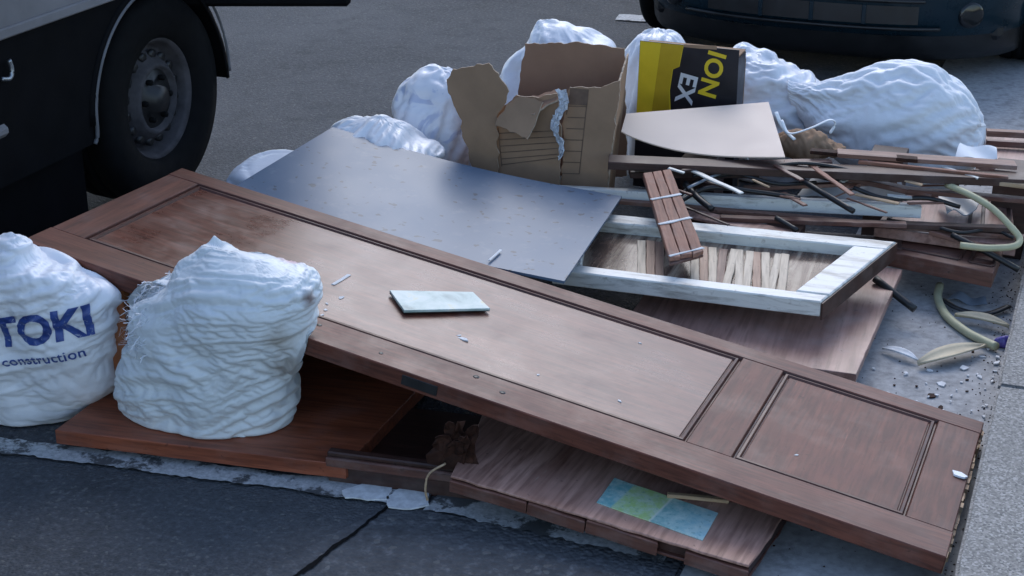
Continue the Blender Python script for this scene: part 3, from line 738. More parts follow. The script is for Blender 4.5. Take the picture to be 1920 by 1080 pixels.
# under the grey sheet
gB, gC, gD = P(1058, 527, .225), P(1166, 368, .235), P(624, 238, .345)
gleft = P(455, 340, .325); gnl = gD + (gleft - gD) * 1.35
def under_sheet(G):
    n_ = np.array((gB - gnl).cross(gD - gnl).normalized()); p_ = np.array(gnl)
    zpl = p_[2] - ((G[..., 0] - p_[0]) * n_[0] + (G[..., 1] - p_[1]) * n_[1]) / n_[2] - .03
    G[..., 2] = np.minimum(G[..., 2], zpl); return G
pA = P(455, 335, .25)
sack('rubble_sack', px_rings([((480, 500), (640, 500), .10, 0), ((445, 440), (650, 440), .15, 0), ((436, 360), (640, 350), .15, 0), ((448, 315), (600, 318), .12, 0), ((475, 292), (545, 296), .06, 0)], 3.64),
     M['sack_b'], 'white sack squashed under the corner of the grey sheet', seed=11, crumple=.12, slack=(.05, .13), nu=96, nv=56, amp=.012, fold_dir=(.5, 0, 1), base=.004, clampf=under_sheet)
up_sack([((640, 330), (800, 335), .10, 0), ((622, 290), (820, 300), .14, 0), ((624, 245), (815, 285), .13, 0), ((650, 222), (790, 262), .09, 0), ((690, 214), (740, 222), .03, 0)], 3.98, m=M['sack_b'],
     label='low white sack bulging out along the far edge of the grey sheet', seed=14, crumple=.12, slack=(.13, .03), nu=128, nv=56, amp=.014, fold_dir=(.4, 0, 1), base=.004, crease=1.3)
up_sack([((780, 420), (880, 420), .08, 0), ((755, 340), (890, 340), .13, 0), ((748, 240), (888, 260), .13, 0), ((744, 190), (880, 200), .12, 0), ((760, 150), (872, 160), .09, 0), ((780, 130), (855, 134), .05, 0), ((800, 124), (840, 126), .02, 0)], 4.28, m=M['sack_ink'],
     label='white sack with smudged blue print left of the torn cardboard box', seed=17, crumple=.12, slack=(.12, .05), nu=96, nv=70, amp=.012, fold_dir=(.2, 0, 1), base=.004, crease=1.2)
up_sack([((960, 330), (1140, 330), .1, 0), ((930, 250), (1160, 250), .15, 0), ((935, 165), (1160, 170), .15, 0), ((955, 118), (1155, 120), .13, 0), ((990, 80), (1148, 84), .11, 0), ((998, 50), (1120, 66), .08, 0), ((1010, 34), (1070, 42), .03, 0)], 4.58, m=M['sack_b'],
     label='white sack standing behind the torn cardboard box', seed=21, crumple=.12, slack=(.13, .04), nu=96, nv=72, amp=.013, fold_dir=(.6, 0, -1), base=.004, crease=1.2)
up_sack([((1190, 300), (1310, 300), .1, 0), ((1172, 230), (1320, 230), .14, 0), ((1170, 140), (1310, 140), .13, 0), ((1174, 100), (1290, 96), .11, 0), ((1192, 68), (1270, 66), .07, 0), ((1212, 54), (1250, 56), .02, 0)], 4.86, m=M['sack_b'],
     label='white sack behind the yellow and black carton', seed=25, crumple=.12, slack=(.12, .03), nu=96, nv=60, amp=.011, fold_dir=(.2, 0, 1), base=.004)
up_sack([((1370, 330), (1520, 330), .1, 0), ((1350, 260), (1560, 260), .15, 0), ((1355, 190), (1550, 195), .15, 0), ((1362, 140), (1528, 150), .13, 0), ((1368, 110), (1490, 125), .10, 0), ((1376, 92), (1448, 104), .06, 0), ((1388, 86), (1420, 90), .02, 0)], 4.95, m=M['sack_b'],
     label='white sack slumped between the carton and the big lying sack', seed=29, crumple=.12, slack=(.06, .15), nu=128, nv=70, amp=.016, fold_dir=(.8, 0, -.7), base=.004, crease=1.3)
gy = 4.85
G_rows = [((1478, 150), (1485, 196), .03, 0), ((1520, 148), (1530, 230), .07, 0), ((1580, 138), (1590, 300), .13, 0), ((1640, 118), (1650, 345), .17, 0), ((1700, 111), (1705, 355), .18, 0), ((1760, 124), (1765, 345), .17, 0), ((1805, 165), (1808, 325), .14, 0), ((1838, 205), (1838, 280), .08, 0), ((1848, 225), (1848, 250), .03, 0)]
gs = sack('rubble_sack', px_rings(G_rows, gy), M['sack'], 'big white sack lying on its side on top of the planks', seed=33, crumple=.12, slack=(.14, .03), reach=.026, nu=192, nv=90, amp=.022, fold_dir=(1, 0, .35), fl=.9, fa=11, iters=160, lump=.012, base=.004, crease=1.4, p=2.2)

# ================================================================== GREY SHEET
def warped(name, c, th, m, bend, nx=40, ny=24, parent=None):
    """thin sheet between 4 world corners (near-left, near-right, far-right, far-left) bent by bend(u,v)->dz"""
    c = [np.array(q) for q in c]; top = np.zeros((ny, nx, 3))
    for i in range(ny):
        v = i / (ny - 1)
        for j in range(nx):
            u = j / (nx - 1)
            q = c[0] * (1 - u) * (1 - v) + c[1] * u * (1 - v) + c[2] * u * v + c[3] * (1 - u) * v
            q = q + np.array([0, 0, bend(u, v)]); top[i, j] = q
    o = Vector(top.mean((0, 1)).tolist()); fr = frame(o, Vector((c[1] - c[0]).tolist()), Vector((0, 0, 1)))
    Mi = np.array(fr.inverted()); L = top @ Mi[:3, :3].T + Mi[:3, 3]
    ob = grid_mesh(name, L, False, m, parent, fr); md = ob.modifiers.new('s', 'SOLIDIFY'); md.thickness = th; md.offset = -1
    md = ob.modifiers.new('e', 'EDGE_SPLIT'); md.split_angle = R_(40)
    return ob
gA, gB, gC, gD = P(300, 430, .305), P(1058, 527, .225), P(1166, 368, .235), P(624, 238, .345)
gfl = gD; gleft = P(455, 340, .325); gnl = gD + (gleft - gD) * 1.35
print('grey', [tuple(round(x, 2) for x in q) for q in (gnl, gB, gC, gD)])
grey = tag(warped('laminate_sheet', [gnl, gB, gC, gD], .007, M['grey'], lambda u, v: -.012 * math.sin(math.pi * u) * v - .006 * math.sin(math.pi * u)), 'blue grey smooth laminate sheet leaning behind the panelled door', 'sheet')

# ================================================================== CARDBOARD BOX (torn)
def poly_panel(name, pts, th, m, parent, seed=0, jit=.0025, medge=None):
    pts = [Vector(p) for p in pts]; c = sum(pts, Vector()) / len(pts); nn = Vector()
    for i in range(len(pts)): nn += (pts[i] - c).cross(pts[(i + 1) % len(pts)] - c)
    toc = Vector((0, 0, CAM_H)) - c
    if nn.dot(toc) < 0: nn = -nn; pts = pts[::-1]
    fr = frame(c, Vector((1, 0, 0)) - nn.normalized() * nn.normalized().x, nn); inv = fr.inverted()
    bm = outline_solid([((inv @ p).x, (inv @ p).y) for p in pts], th, 0, .009, jit * 1.8, seed)
    me = bm_mesh(name, bm)
    ob = link(name, me, m, parent, fr)
    if medge:
        me.materials.append(medge)
        for p_ in me.polygons:
            if abs(p_.normal.z) < .5: p_.material_index = 1
    return ob, fr
bY = 4.10
cbx = empty('cardboard_box', (-1.4, bY, 0), 'torn open brown cardboard box with printed table on its front', 'box')
K = dict(medge=M['cardedge'])
def q4(*a): return [PY(x, y, Y) for x, y, Y in a]
poly_panel('back_panel', q4((985, 82, 4.32), (1090, 80, 4.32), (1170, 92, 4.32), (1176, 330, 4.32), (968, 330, 4.32), (972, 165, 4.32)), .005, M['card_in'], cbx, 1, **K)
fp, ffr = poly_panel('front_panel', q4((1047, 400, bY), (1130, 410, bY), (1163, 152, bY), (1120, 166, bY), (1066, 163, bY), (1056, 215, bY), (1058, 270, bY)), .005, M['card'], cbx, 2, jit=.003, **K)
poly_panel('side_panel', [PY(1132, 410, bY + .006), PY(1166, 152, bY + .006), PY(1176, 100, 4.31), PY(1150, 395, 4.31)], .005, M['card'], cbx, 3, **K)
fl_, flr = poly_panel('front_panel', q4((930, 380, bY - .012), (1046, 395, bY - .012), (1052, 250, bY - .012), (1044, 175, bY - .012), (1010, 182, bY - .012), (968, 178, bY - .012), (930, 215, bY - .012)), .005, M['card'], cbx, 4, jit=.003, **K)
poly_panel('torn_flap', [PY(897, 370, bY - .02), PY(934, 376, bY - .02), PY(932, 225, bY - .03), PY(955, 172, bY - .045), PY(936, 145, bY - .05), PY(917, 120, bY - .05), PY(850, 130, bY - .05), PY(835, 150, bY - .05), PY(862, 220, bY - .035)], .005, M['card'], cbx, 5, jit=.004, **K)
poly_panel('torn_flap', [PY(928, 232, bY - .06), PY(950, 196, bY - .03), PY(975, 178, bY - .02), PY(1018, 190, bY - .04), PY(1000, 232, bY - .075), PY(990, 262, bY - .09)], .005, M['card'], cbx, 6, jit=.003, **K)
poly_panel('torn_flap', [PY(960, 190, bY + .02), PY(1050, 168, bY + .02), PY(1048, 190, bY - .02), PY(1010, 200, bY - .05), PY(1000, 214, bY - .06), PY(975, 215, bY - .04)], .005, M['card_in'], cbx, 7, jit=.004, **K)
poly_panel('side_panel', [PY(903, 378, bY), PY(960, 300, 4.31), PY(958, 190, 4.31), PY(925, 215, bY)], .005, M['card_in'], cbx, 8, **K)
box('bottom_panel', -1.6, -1.22, bY + .01, 4.3, 0.004, .01, M['card_in'], cbx, 0, Matrix())
# printed tables (flat print just proud of the board)
def print_lines(segs, Y, parent, wd=.0026):
    bm = bmesh.new()
    for (x0, y0, x1, y1) in segs:
        a, b = PY(x0, y0, Y), PY(x1, y1, Y); d = (b - a); s = Vector((-d.z, 0, d.x)).normalized() * wd / 2
        bm.faces.new([bm.verts.new(v) for v in (a - s, b - s, b + s, a + s)])
    return link('printed_table', bm_mesh('printed_table', bm), M['print'], parent, Matrix())
seg = []
for i in range(8):
    t = i / 7; y = 178 + t * 147; xl = 1068 - 14 * t; xr = 1102 - 16 * t; seg.append((xl, y, xr, y + 1))
seg += [(1102, 178, 1086, 326), (1068, 178, 1062, 215)]
print_lines(seg, bY - .0012, cbx)
bm = bmesh.new(); bm.faces.new([bm.verts.new(PY(x, y, bY - .0016)) for x, y in ((1069, 165), (1104, 168), (1101, 198), (1067, 196))])
link('printed_block', bm_mesh('printed_block', bm), M['print'], cbx, Matrix())
seg = [(934, 240, 941, 312)] + [(936 + i, 250 + i * 12, 1046, 245 + i * 11) for i in range(5)] + [(941, 309, 1046, 296)]
print_lines(seg, bY - .012 - .0012, cbx)
# plastic film hanging in the tear
rows = []
for k in range(30):
    t_ = k / 29; cx_ = 1050 - 5 * t_ + 8 * math.sin(t_ * 9); hw_ = 8 * (1 - t_) ** .6 + 2
    rows.append([list(PY(cx_ + hw_ * (j / 3 - 1) + random.uniform(-2, 2), 168 + t_ * 130 + random.uniform(-3, 3), bY - .030 + random.uniform(-.007, .007))) for j in range(7)])
G_ = np.array(rows); o0 = Vector(G_.mean((0, 1)).tolist())
pf_ = grid_mesh('plastic_film', G_ - np.array(o0), False, M['film'], None, Matrix.Translation(o0))
pf_.data.polygons.foreach_set('use_smooth', [False] * len(pf_.data.polygons)); md = pf_.modifiers.new('s', 'SOLIDIFY'); md.thickness = .0008
tag(pf_, 'crumpled white plastic film poking through the torn cardboard box', 'plastic film')

# ================================================================== YELLOW / BLACK CARTON
yY = 4.55
ya, yb, yc, yd = PY(1200, 76, yY), PY(1386, 94, yY), PY(1392, 250, yY), PY(1190, 262, yY)
yx = (yb - ya).normalized(); yz = Vector((0, 0, 1)); yn = yx.cross(Vector((0, 0, 1))).normalized()
yfr = frame(ya, yx, Vector((0, -1, 0)) - yx * (-yx.y))
yc_ = empty('printed_carton', ya, 'yellow and black printed carton standing behind the cream board', 'box', rot=yfr)
yi = yfr.inverted()
YW = (yb - ya).length; YHh = 0.46
def ypoly(name, pts, th, m, z=0.0):
    bm = outline_solid(pts, th, 0); bmesh.ops.translate(bm, verts=bm.verts, vec=(0, 0, z)); return link(name, bm_mesh(name, bm), m, yc_, yfr)
def yl(px, py):
    r = Vector(ray(px, py)); c = Vector(_C); n = yfr.to_3x3().col[2]; t = (ya - c).dot(n) / r.dot(n); q = yi @ (c + r * t); return (q.x, q.y)
ypoly('front_panel', [yl(1200, 76), yl(1386, 94), (yl(1386, 94)[0] + .006, -YHh), (yl(1190, 260)[0], -YHh)], .004, M['blackprint'])
ypoly('back_panel', [(0.0, -.05), (YW, -.05), (YW, -YHh), (0, -YHh)], .004, M['card'], -.10)
ypoly('top_flap', [(0.002, -.02), (YW - .002, -.02), (YW - .002, -.024), (0.002, -.024)], .094, M['card'], -.005)
ypoly('bottom_panel', [(0.0, -YHh + .004), (YW, -YHh + .004), (YW, -YHh), (0, -YHh)], .09, M['card'], -.006)
for sx_, mm in ((0.0005, M['yellow2']), (YW - .0045, M['blackprint'])):
    ypoly('side_panel', [(sx_, -.026), (sx_ + .004, -.026), (sx_ + .004, -YHh + .006), (sx_, -YHh + .006)], .092, mm, -.006)
ypoly('yellow_field', [yl(1200.6, 77), yl(1282, 85), yl(1274, 125), yl(1262, 130), yl(1256, 170), yl(1260, 262), yl(1191, 262)], .0008, M['yellow'], .001)
ypoly('yellow_stripe', [yl(1240, 81), yl(1281, 85), yl(1273, 125), yl(1261, 130), yl(1255, 170), yl(1254, 262), yl(1215, 262)], .0008, M['yellow2'], .0018)
ypoly('torn_edge', [yl(1282, 83), yl(1344, 86), yl(1344, 93), yl(1312, 91), yl(1282, 88)], .0012, M['card'], .0012)
def ytext(body, size, px, py, ang, m, zo=.0022):
    bm = text_mesh(body, size, .0022, 0.0, 1.0, 1.05); x, y = yl(px, py); mt = yfr @ Matrix.Translation((x, y, zo)) @ Matrix.Rotation(ang, 4, 'Z')
    return link('lettering', bm_mesh('lettering', bm), m, yc_, mt)
ytext('ION', .076, 1331, 92, R_(-101), M['yellow'])
ytext('EX', .074, 1279, 134, R_(-100), M['whiteprint'], .003)

# ================================================================== CREAM BOARD
cr = [P(1165, 246, .345), P(1472, 294, .325), P(1441, 191, .355), P(1174, 213, .375)]
print('cream', [tuple(round(x, 2) for x in q) for q in cr])
tag(warped('hardboard_sheet', cr, .004, M['cream'], lambda u, v: -.030 * math.sin(math.pi * u ** .8) * (1 - v) ** 1.2, 30, 12), 'curved cream hardboard sheet leaning in front of the printed carton', 'sheet')

# ================================================================== WINDOW FRAME
zwf, zwn = .205, .185
W0, W1, W2, W3 = P(1062, 508, .175), P(1540, 566, .175), P(1680, 454, .205), P(1150, 402, .205)
W0 = W1 + (W0 - W1) * 1.06; W3 = W2 + (W3 - W2) * 1.12
wx = (W1 - W0).normalized(); wnn = wx.cross(W3 - W0).normalized(); wfr = frame(W0, wx, wnn); wi = wfr.inverted()
def wl2(p): q = wi @ p; return Vector((q.x, q.y))
win = empty('old_window', W0, 'old white painted window sash with glass lying on the boards', 'window frame', rot=wfr)
a0, a1, a2, a3 = wl2(W0), wl2(W1), wl2(W2), wl2(W3)
a1b = a1
def wpart(name, pts, th, m, z=0.0, jit=.0012, seed=0, bev=.003):
    bm = outline_solid([tuple(p) for p in pts], th, bev, .03, jit, seed); bmesh.ops.translate(bm, verts=bm.verts, vec=(0, 0, z)); return link(name, bm_mesh(name, bm), m, win, wfr)
sw = .082; rw = .042
e1 = (a1 - a0).normalized(); e2 = (a2 - a1).normalized(); e3 = (a2 - a3).normalized()
up_ = Vector((-e1.y, e1.x))
wpart('rail', [a0, a1 - e1 * .002, a1 - e1 * .002 + e2 * rw, a0 + e2 * rw], .042, M['white'], 0, .001, 1)
wpart('rail', [a3 - e2 * rw * 1.3, a2 - e2 * rw * 1.3, a2, a3], .042, M['white2'], 0, .002, 2)
wpart('glazing_bead', [a0 + e2 * (rw + .001), a1 + e2 * (rw + .001), a1 + e2 * (rw + .012), a0 + e2 * (rw + .012)], .02, M['white2'], -.012, .001, 3, .001)
wpart('stile', [a1 - e1 * sw + e2 * (rw + .0015), a1 + e2 * (rw + .0015), a2 - e2 * (rw * 1.3 + .0015), a2 - e2 * (rw * 1.3 + .0015) - e3 * sw], .042, M['white'], .0015, .0008, 4)
wpart('stile', [a0 + e2 * (rw + .0015), a0 + e1 * .05 + e2 * (rw + .0015), a3 + e1 * .05 - e2 * (rw * 1.3 + .0015), a3 - e2 * (rw * 1.3 + .0015)], .042, M['white2'], 0, .001, 5)
wpart('painted_shade_edge', [a1 + e1 * .0005, a1 + e1 * .004, a2 + e1 * .004 , a2 + e1 * .0005], .045, M['dark'], -.004, 0, 6, 0)  # dark strip paints in the shade on the sash's outer side
def glass_mat():
    m, nt, b = mat('dirty_glass'); v = coords(nt, (1, 1, 1)); vs_ = coords(nt, (9, 1.2, 1))
    n = noise(nt, vs_, 3.2, 6, .65, .8); n2 = noise(nt, v, 9, 7, .7)
    c = ramp(nt, n, [(.34, (.07, .05, .042)), (.48, (.17, .115, .09)), (.58, (.33, .26, .20)), (.72, (.46, .39, .31))])
    df = N(nt, 'ShaderNodeBsdfDiffuse'); nt.links.new(c, df.inputs[0])
    tr = N(nt, 'ShaderNodeBsdfTransparent'); gl = N(nt, 'ShaderNodeBsdfGlossy', Roughness=.16)
    mx = N(nt, 'ShaderNodeMixShader'); m1 = N(nt, 'ShaderNodeMixShader'); fr = N(nt, 'ShaderNodeFresnel', IOR=1.22)
    nt.links.new(ramp(nt, n2, [(.35, .55), (.6, .92)]), mx.inputs[0]); nt.links.new(tr.outputs[0], mx.inputs[1]); nt.links.new(df.outputs[0], mx.inputs[2])
    nt.links.new(fr.outputs[0], m1.inputs[0]); nt.links.new(mx.outputs[0], m1.inputs[1]); nt.links.new(gl.outputs[0], m1.inputs[2])
    nt.links.new(m1.outputs[0], nt.nodes['Material Output'].inputs['Surface']); return m
wpart('pane', [a0 + e1 * .05 + e2 * rw, a1 - e1 * sw + e2 * rw, a2 - e3 * sw - e2 * rw * 1.3, a3 + e1 * .05 - e2 * rw * 1.3], .003, glass_mat(), -.030, 0, 7, 0)
# broken striped slats seen through the glass
sb = empty('slat_panel', P(1300, 500, .12), 'row of pale and tan slats lying on the window pane', 'panel')
slat_mats = [wood('slat_cream', (0.48, 0.38, 0.27), (0.62, 0.52, 0.40), .5), wood('slat_tan', (0.30, 0.17, 0.11), (0.42, 0.26, 0.18), .5), wood('slat_brown', (0.16, 0.085, 0.06), (0.26, 0.15, 0.11), .5)]
def wpt(px, py, z):
    r = Vector(ray(px, py)); c = Vector(_C); o_ = W0 + wnn * z; t = (o_ - c).dot(wnn) / r.dot(wnn); return c + r * t
def slat_edge(px, near, z=-.0225):
    """point on the pane below pixel column px, at the near or far end of the slats"""
    lo, hi = (560, 440) if near else (430, 590)
    for y in (range(590, 430, -1) if near else range(430, 590)):
        q_ = wi @ wpt(px, y, z)
        if near and q_.y > rw + .014: return wfr @ Vector((q_.x, q_.y, z))
        if not near and q_.y < (a3.y + (a2.y - a3.y) * (q_.x - a3.x) / (a2.x - a3.x)) - rw * 1.3 - .035: return wfr @ Vector((q_.x, q_.y, z))
for i in range(24):
    u0, u1 = i / 20.5 + .001, (i + 1) / 20.5 - .001
    mm = slat_mats[[0, 1, 2, 2, 2, 0, 0, 1, 0, 2, 0, 0, 0, 1, 0, 0, 0, 1, 0, 0, 1, 0, 0, 1][i]]; dz = random.uniform(-.0015, .001)
    if i in (3, 4, 5): continue
    x0_, x1_ = 1195 + 340 * u0, 1195 + 340 * u1; sk_ = random.choice((0, 0, 4, 9)) if 7 < i < 17 else 0
    pp = [slat_edge(x0_ - sk_, True), slat_edge(x0_ + sk_, False), slat_edge(x1_ + sk_, False), slat_edge(x1_ - sk_, True)]
    if None in pp or (wi @ pp[3]).x > a1.x - sw: continue
    slab('slat', [p_ + Vector((0, 0, dz)) for p_ in pp], .004, mm, sb, jit=.0012, seed=i)

# board under the window, right
f0, f1 = P(1605, 702, .07), P(1692, 505, .095)
g0_, g1_ = P(1180, 600, .085), P(1230, 470, .105)
g0_ = Vector((-1.02, f0.y - .03, .075)); g1_ = Vector((-1.02, f1.y - .02, .10))
tag(slab('flush_board', [g0_, f0, f1, g1_], .022, M['brown2'], jit=.0012, seed=9), 'faded brown flush board beneath the window sash', 'board')
tag(beam('batten', (-.9, 3.15, .052), (-.9, 3.8, .07), .05, .05, M['dark'], seed=31), 'dark batten propping the faded brown flush board', 'batten')
tag(beam('batten', (-.62, 3.25, .047), (-.60, 3.85, .065), .05, .045, M['dark'], seed=32), 'dark batten under the right side of the faded flush board', 'batten')

# ================================================================== PILE OF PLANKS (right, behind the window)
def pb(name, x0, y0, z0, x1, y1, z1, wd, th, m, label, cat='plank', jit=.0015, roll=0.0, ext=(0, 0), seed=0):
    a, b = P(x0, y0, z0), P(x1, y1, z1); d = (b - a).normalized()
    a = a - d * ext[0]; b = b + d * ext[1]
    return tag(beam(name, a, b, wd, th, m, jit=jit, roll=roll, seed=seed), label, cat)
pb('window_rail', 1140, 354, .215, 1727, 384, .205, .038, .034, M['white'], 'long white painted rail lying behind the window sash', 'rail', roll=-.12, seed=40, ext=(.15, 0))
pb('timber_strip', 1165, 374, .20, 1905, 440, .165, .02, .012, M['strip'], 'long thin brown strip running below the white rail', 'strip', seed=41, ext=(.1, .2))
pb('dark_plank', 1175, 298, .30, 1925, 330, .285, .07, .022, M['dark'], 'long dark plank crossing under the big lying sack', 'plank', seed=42, ext=(.05, .2))
pb('timber_strip', 1570, 283, .315, 1905, 306, .30, .05, .012, M['strip'], 'reddish strip on top of the long dark plank', 'strip', seed=43)
pb('timber_strip', 1690, 316, .285, 1930, 346, .275, .018, .012, M['raw'], 'pale edged strip beside the long dark plank', 'strip', seed=44, ext=(0, .2))
pb('timber_strip', 1470, 302, .29, 1748, 362, .235, .032, .014, M['brown'], 'slanting red brown strip between cream sheet and paper label', 'strip', seed=45)
pb('veneer_strip', 1285, 396, .19, 1490, 440, .185, .06, .008, M['brown2'], 'pale veneer strip behind the far rail of the sash', 'strip', seed=46)
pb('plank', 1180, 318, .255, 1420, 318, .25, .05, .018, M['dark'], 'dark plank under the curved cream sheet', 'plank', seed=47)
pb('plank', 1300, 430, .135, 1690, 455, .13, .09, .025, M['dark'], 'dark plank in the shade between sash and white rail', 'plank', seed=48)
for k, (x0, y0, z0, x1, y1, z1, wd, th, mm, lab) in enumerate((
    (1190, 306, .275, 1560, 300, .29, .030, .012, 'brown', 'brown strip lying just under the cream sheet front edge'),
    (1395, 350, .235, 1680, 338, .25, .022, .010, 'strip', 'thin brown strip crossing the blue grey plastic sheet'),
    (1560, 412, .185, 1905, 425, .185, .028, .014, 'dark', 'dark strip across the faded panelled section'),
    (1700, 352, .245, 1930, 372, .235, .030, .012, 'brown', 'brown strip beneath the pale edged strip'),
    (1350, 405, .20, 1700, 418, .195, .026, .012, 'brown', 'brown strip between white rail and far sash rail'),
    (1610, 300, .30, 1890, 330, .292, .015, .010, 'lath', 'narrow reddish lath on the long dark plank'),
    (1520, 280, .31, 1720, 296, .31, .03, .010, 'bark', 'dark ragged strip in front of the big sack'),
    (1745, 430, .17, 1880, 470, .15, .024, .012, 'strip', 'short brown strip on the thick door section'))):
    pb('timber_strip', x0, y0, z0, x1, y1, z1, wd, th, M[mm], lab, 'strip', jit=.003, seed=70 + k)
for k in range(26):
    x0, y0 = random.uniform(1190, 1860), random.uniform(305, 388); L_ = random.uniform(25, 95); an = random.gauss(.12, .35)
    zz = .30 - (y0 - 300) * .0010 + random.uniform(0, .012)
    mm = random.choice(('strip', 'brown', 'lath', 'raw', 'dark', 'white2'))
    tag(beam('wood_shard', P(x0, y0, zz), P(x0 + L_, y0 + L_ * an, zz - .004), random.uniform(.006, .018), .005, M[mm], jit=.003, seed=100 + k), 'thin broken wood shard lying among the heaped planks', 'shard')['group'] = 'wood shards in the plank heap'
# stack of panelled door pieces to the right
def panelled(nl, nr, fr, fl, th, m, label, groove=True, seed=0):
    t = empty('door_section', nl, label, 'door section'); nl, nr, fr, fl = map(Vector, (nl, nr, fr, fl))
    nn = (nr - nl).cross(fl - nl).normalized()
    slab('board', [nl, nr, fr, fl], th, m, t, jit=.001, seed=seed)
    if groove:
        def bi(u, v): return (nl * (1 - u) + nr * u) * (1 - v) + (fl * (1 - u) + fr * u) * v + nn * .0015
        for (u0, u1, v0, v1) in ((.06, .66, .2, .9), (.76, .97, .2, .9)):
            for k, (p_, q_) in enumerate((((u0, v0), (u1, v0)), ((u1, v0), (u1, v1)), ((u1, v1), (u0, v1)), ((u0, v1), (u0, v0)))):
                beam('bead', bi(*p_) + nn * (.002 + .0004 * (k % 2)), bi(*q_) + nn * (.002 + .0004 * (k % 2)), .010, .004, M['dark'] if k != 2 else M['strip'], t, jit=0)
    return t
panelled(P(1660, 470, .125), P(1862, 512, .12), P(1882, 462, .12), P(1700, 428, .125), .042, M['brown'], 'brown panelled door section with thick front edge near the kerb', seed=51)
panelled(P(1640, 425, .16), P(1905, 462, .15), P(1895, 372, .15), P(1690, 356, .16), .028, M['brown2'], 'faded panelled door section under the cream hose', seed=52)
panelled(P(1830, 312, .20), P(1990, 330, .20), P(1975, 250, .20), P(1835, 244, .20), .03, M['brown2'], 'brown panelled board at the far right behind the big sack', seed=53)
pb('timber_strip', 1850, 243, .235, 1990, 250, .235, .03, .018, M['strip'], 'red brown strip lying on the far panelled board', 'strip', seed=54)
pb('timber_strip', 1850, 262, .225, 1990, 270, .225, .02, .018, M['brown'], 'thin dark strip beside the far red brown strip', 'strip', seed=55)
# props that carry the pile
for k, (x, y, z0, z1) in enumerate(((-1.05, 4.32, 0, .255), (-.55, 4.5, 0, .26), (-.2, 4.5, 0, .26), (-.75, 4.02, 0, .165))):
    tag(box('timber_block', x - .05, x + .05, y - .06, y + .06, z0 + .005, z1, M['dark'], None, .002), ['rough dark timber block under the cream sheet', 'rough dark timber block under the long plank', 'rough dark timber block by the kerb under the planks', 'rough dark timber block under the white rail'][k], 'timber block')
# short split lath across the sash
l0, l1 = P(1228, 322, .30), P(1290, 478, .235)
lp = [P(1205, 324, .30), P(1256, 486, .225), P(1320, 470, .225), P(1258, 316, .30)]
lt = empty('split_lath', lp[0], 'short reddish split lath resting across the sash rails', 'lath')
lc = [Vector(v) for v in lp]
for k in range(3):
    u0, u1 = k / 3 + .012, (k + 1) / 3 - .012
    slab('strip', [lc[0].lerp(lc[3], u0), lc[1].lerp(lc[2], u0) + (lc[1] - lc[0]).normalized() * random.uniform(-.01, .006), lc[1].lerp(lc[2], u1), lc[0].lerp(lc[3], u1)], .012, M['lath'], lt, jit=.0015, seed=60 + k)
slab('backing', [v + Vector((0, 0, -.0125)) for v in (lc[0].lerp(lc[3], .02), lc[1].lerp(lc[2], .02), lc[1].lerp(lc[2], .98), lc[0].lerp(lc[3], .98))], .008, M['brown'], lt, jit=.001)
for u in (.33, .62, .97):
    a_, b_ = lc[0].lerp(lc[1], u), lc[3].lerp(lc[2], u); beam('plaster_smear', a_ + Vector((0, 0, .002)), b_ + Vector((0, 0, .002)), .010, .003, M['plaster'], lt, jit=.004, seed=int(u * 50))

# ================================================================== TUBES, HOSES, SHEETS
def tube(name, pts, r, m, label, cat, **kw):
    o = Vector(pts[0]); return tag(tube_mesh(name, [Vector(p) - o for p in pts], r, m, None, mw=Matrix.Translation(o), **kw), label, cat)
tube('black_bar', [P(1478, 322, .27), P(1540, 360, .255), P(1600, 396, .235)], .008, M['black'], 'straight black bar lying across the white rail', 'bar')
tube('black_cable', [P(1275, 366, .235), P(1310, 340, .25), P(1370, 326, .26), P(1450, 322, .262), P(1520, 328, .255), P(1590, 345, .24)], .006, M['black'], 'black cable looping under the cream sheet', 'cable')
tube('black_cable', [P(1285, 345, .25), P(1310, 372, .235), P(1335, 392, .225)], .009, M['black'], 'short black cable end beside the split lath', 'cable')
tube('grey_cable', [P(1290, 352, .26), P(1360, 322, .27), P(1430, 312, .275), P(1490, 318, .272)], .004, M['greyplastic'], 'thin grey cable above the black cable loop', 'cable')
for k, (pts, r, lab) in enumerate((
    ([(1300, 330, .27), (1345, 316, .275), (1400, 330, .27), (1460, 345, .255), (1530, 342, .25)], .005, 'black cable snaking under the slanting strip'),
    ([(1420, 318, .275), (1500, 306, .30), (1580, 316, .29), (1640, 336, .27), (1700, 330, .275)], .005, 'black cable draped over the long dark plank'),
    ([(1270, 380, .225), (1330, 352, .245), (1420, 360, .24), (1500, 372, .235)], .007, 'thick black cable lying over the white rail'),
    ([(1600, 352, .25), (1660, 372, .23), (1740, 372, .225), (1800, 388, .205)], .006, 'black cable trailing towards the cream hose'),
    ([(1740, 420, .18), (1800, 436, .175), (1860, 430, .175), (1900, 446, .165)], .005, 'thin black cable on the faded panelled section'))):
    tube('black_cable', [P(*q_) for q_ in pts], r, M['black'], lab, 'cable')
tube('black_rod', [P(1455, 408, .205), P(1495, 432, .19)], .007, M['black'], 'short black rod behind the far sash rail', 'rod')
tube('black_pipe', [P(1640, 522, .105), P(1715, 580, .055)], .010, M['black'], 'short black pipe leaning on the faded flush board edge', 'pipe')
tube('black_rod', [P(1785, 440, .17), P(1845, 470, .15), P(1910, 506, .11)], .008, M['black'], 'black rod over the panelled door section by the kerb', 'rod')
tube('cream_hose', [P(1775, 346, .26), P(1820, 366, .255), P(1862, 392, .235), P(1895, 425, .205), P(1912, 448, .18), P(1900, 462, .168), P(1850, 465, .166), P(1800, 460, .168)], .009, M['hose'], 'cream hose looping over the faded panelled section', 'hose')
